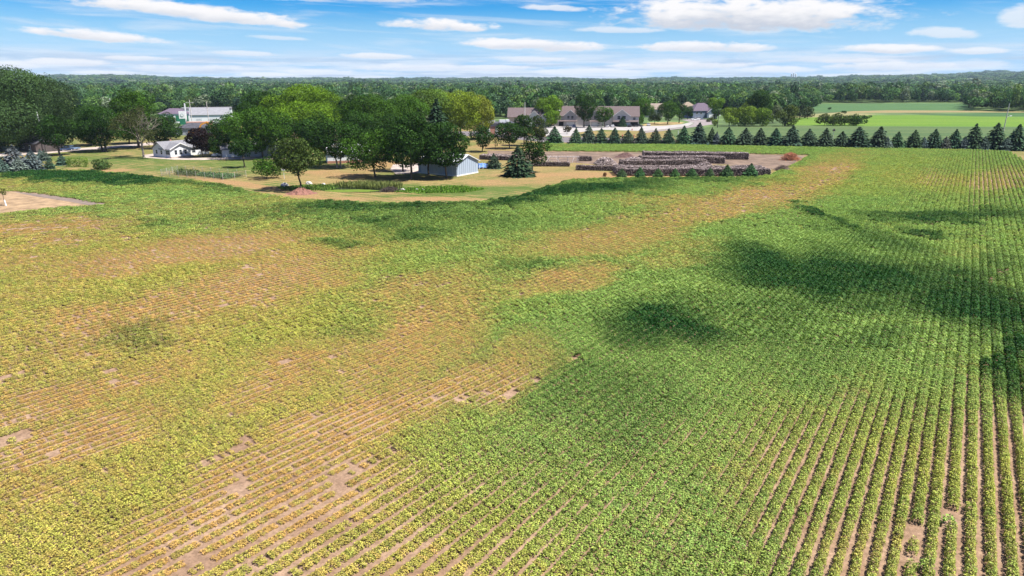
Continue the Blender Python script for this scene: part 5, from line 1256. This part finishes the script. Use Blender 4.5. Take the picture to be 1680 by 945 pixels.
# ------------------------------------------------------------------ vehicles
M_tyre = surf('tyre', (.02, .02, .02), .9, .1)
M_rim = surf('rim', (.4, .4, .42), .4, .1)
M_lampw = surf('headlight', (.7, .7, .68), .3, .05); M_lampr = surf('tail_light', (.35, .02, .02), .4, .05)
car_cache = {}
def car(label, px, py, yaw, col, kind='car'):
    key = (kind, col)
    P = at(px, py); t = thing('parked_car' if kind == 'car' else 'pickup_truck', label, 'car' if kind == 'car' else 'truck', P, yaw, 'cars parked about the houses')
    paint = bpy.data.materials.get('paint_%d' % (hash(col) % 997)) or surf('paint_%d' % (hash(col) % 997), col, .3, .03, spec=.5)
    Lh, Wh = (2.3, .88) if kind == 'car' else (2.8, .95)
    if kind not in car_cache:
        b = MB(); b.prism([(-Lh, .35), (Lh, .35), (Lh, .62), (Lh - .15, .80), (Lh * .42, .95), (-Lh * .75, .98), (-Lh, .85)], 'y', -Wh, Wh)
        g = MB(); 
        if kind == 'car': prof = [(-Lh * .78, .98), (Lh * .42, .95), (Lh * .12, 1.42), (-Lh * .48, 1.45)]
        else: prof = [(-Lh * .18, .98), (Lh * .45, .95), (Lh * .2, 1.6), (-Lh * .12, 1.62)]
        g.prism(prof, 'y', -Wh * .86, Wh * .86)
        rf = MB(); (x0, x1) = (prof[3][0], prof[2][0]); rf.box(x0 + .03, x1 - .03, -Wh * .8, Wh * .8, prof[2][1] + .03, prof[2][1] + .08)
        w = MB(); w.tube((0, -.11, 0), (0, .11, 0), .33, .33, 14); ri = MB(); ri.tube((0, -.125, 0), (0, .125, 0), .19, .19, 12)
        hl = MB(); hl.box(-.04, .04, -.18, .18, -.07, .07)
        car_cache[kind] = (b, g, rf, w, ri, hl)
    b, g, rf, w, ri, hl = car_cache[kind]
    b.build('body', paint, t); g.build('cabin_glass', M_glass, t); rf.build('roof', paint, t)
    for x in (-Lh * .62, Lh * .62):
        for y in (-Wh + .06, Wh - .06):
            o = w.build('wheel', M_tyre, t, (x, y, .33)); ri.build('rim', M_rim, o)
    for y in (-Wh * .7, Wh * .7):
        hl.build('headlight', M_lampw, t, (Lh - .02, y, .68)); hl.build('tail_light', M_lampr, t, (-Lh + .0, y, .72))
WHT, DRK, SLV, NVY, REDC = (.75, .75, .75), (.025, .025, .03), (.42, .43, .45), (.03, .05, .11), (.30, .03, .03)
car('white car parked left of centre before the townhouse gables', 996, 208.6, R(80), WHT)
car('white car parked right of another white car at the townhouses', 1005, 208.6, R(84), WHT)
car('dark car in front of the ball shaped tree', 1034, 208.3, R(70), DRK)
car('black pickup under the ball shaped tree', 1047, 208.0, R(10), DRK, 'truck')
car('white car right of the ball shaped tree', 1064, 206.2, R(75), WHT)
car('silver car in front of the left townhouse garage', 942, 208.5, R(82), SLV)
car('white car on the drive of the blue-grey house', 1147, 196.0, R(15), WHT)
car('white pickup left on the drive of the blue-grey house', 1140, 197.2, R(15), WHT, 'truck')
car('dark blue car on the left street under the trees', 109, 247.2, R(52), NVY)
car('silver-blue car ahead on the left street', 120, 246.0, R(52), (.16, .24, .36))
car('dark pickup on the gravel behind the excavator', 349, 214.5, R(10), DRK, 'truck')
car('dark red car on the gravel right of the excavator', 356, 218.5, R(30), REDC)
car('white pickup parked under the trees right of the purple tree', 362, 256.5, YA, WHT, 'truck')

# excavator
M_exc = surf('excavator_orange', (.62, .27, .035), .5, .15, 1)
P = at(320, 224); t = thing('excavator', 'orange-yellow excavator with raised boom behind the purple tree', 'excavator', P, R(10))
for y in (-1.2, 1.2):
    mb = MB(); mb.prism([(-2.0, .15), (-1.7, 0), (1.7, 0), (2.0, .15), (2.0, .7), (1.7, .9), (-1.7, .9), (-2.0, .7)], 'y', y - .3, y + .3); mb.build('track', M_tyre, t)
mb = MB(); mb.prism([(-2.2, 1.05), (1.3, 1.05), (1.3, 1.7), (-.3, 2.2), (-2.2, 2.2)], 'y', -1.3, 1.3); mb.build('body', M_exc, t)
mb = MB(); mb.prism([(-.2, 1.05), (1.5, 1.05), (1.5, 2.2), (1.1, 3.1), (-.2, 3.1)], 'y', -1.32, -.25); cb = mb.build('cab', M_exc, t)
mb = MB(); mb.prism([(.0, 1.9), (1.35, 1.9), (1.05, 2.95), (.0, 2.95)], 'y', -1.35, -1.325); mb.build('cab_window', M_glass, cb)
mb = MB(); mb.prism([(1.0, 1.5), (1.4, 1.3), (3.4, 5.0), (6.0, 6.2), (5.9, 6.7), (3.0, 5.6)], 'y', .0, .5); mb.build('boom', M_exc, t)
mb = MB(); mb.prism([(5.6, 6.7), (6.2, 6.5), (7.3, 3.6), (6.9, 3.5)], 'y', .05, .45); mb.build('stick', M_exc, t)
mb = MB(); mb.prism([(6.8, 3.6), (7.5, 3.5), (7.7, 2.7), (7.1, 2.3), (6.4, 2.7)], 'y', -.4, .9); mb.build('bucket', surf('bucket_steel', (.12, .11, .10), .6), t)

# small red things by the street
for lb, x, y in (('red fire hydrant at the kerb right of the townhouse lot', 1037, 214.0), ('reddish post beside the street behind the sixth spruce', 1021, 226.5), ('reddish post beside the street behind the seventh spruce', 1040, 226.8)):
    P = at(x, y); t = thing('hydrant' if 'hydrant' in lb else 'marker_post', lb, 'hydrant' if 'hydrant' in lb else 'post', P)
    k = 1.0 if 'hydrant' in lb else 1.7
    mb = MB(); mb.tube((0, 0, 0), (0, 0, .8 * k), .22, .2, 10); mb.build('barrel', surf('hydrant_red', (.45, .10, .08), .6) if 'hydrant_red' not in bpy.data.materials else bpy.data.materials['hydrant_red'], t)
    mb = MB(); mb.tube((0, 0, .8 * k), (0, 0, 1.0 * k), .25, .08, 10); mb.tube((-.36, 0, .55 * k), (.36, 0, .55 * k), .09); mb.build('cap', bpy.data.materials['hydrant_red'], t)

# far white silos on the horizon
for i, (px, tp) in enumerate(((1297.5, 120.5), (1301, 119.5), (1304.5, 121))):
    d = ray(px, 134); s_ = 5200 / d[1]; x, y = d[0] * s_, 5200.0; z = float(terrain(x, y)); zt = height_at(np.array([x, y, 0]), tp)
    t = thing('white_silo', f'white silo on the far horizon, {("left", "middle", "right")[i]} one of three', 'silo', (x, y, z - 2), 0, 'white silos on the horizon')
    mb = MB(); mb.tube((0, 0, 0), (0, 0, zt - z), 5.5, 5.5, 16); mb.build('silo_wall', M_trim, t)
    mb = MB(); mb.tube((0, 0, zt - z), (0, 0, zt - z + 3), 5.6, 1.0, 16); mb.build('silo_roof', M_trim, t)

# lone soybean clumps left standing in bare gaps of the near rows
r = np.random.default_rng(3)
for i, (lb, px, py, w, c) in enumerate([('lone soybean clump in the bare gap of the near right rows', 1555, 862, .85, (.17, .26, .06)), ('small soybean clump alone on bare soil at the bottom right', 1512, 937, .6, (.19, .27, .06))]):
    P = at(px, py); v, f, tn = soy_proto(700 + i, .7, 110, .12)
    t = thing('soybean_clump', lb, 'plant', P, R(90) - ROWAZ); o = link('foliage', np_mesh('foliage', v * np.array([1, w, .6]), f, tn), M_leaf, t); o['col'] = c
    link('stem', np_mesh('stem', *tubes_mesh([((x, 0, 0), (x + r.normal(0, .05), r.normal(0, .1), .4), .012, .008) for x in (-.25, -.1, .08, .22)], 4)), M_bark, t)

# ------------------------------------------------------------------ haze
if True:
    hz = MB(); hz.box(-9500, 9500, -200, 9800, -1.0, 190.0)
    m = bpy.data.materials.new('haze'); m.use_nodes = True; m.node_tree.nodes.clear(); t = NT(m.node_tree)
    out = t.node('ShaderNodeOutputMaterial'); pv_ = t.node('ShaderNodeVolumePrincipled')
    pv_.inputs['Color'].default_value = (.60, .76, 1.0, 1); pv_.inputs['Density'].default_value = .000045; pv_.inputs['Anisotropy'].default_value = .0
    t.l.new(pv_.outputs[0], out.inputs['Volume'])
    tag(hz.build('haze', m), 'thin bluish air', None, None, 'stuff')
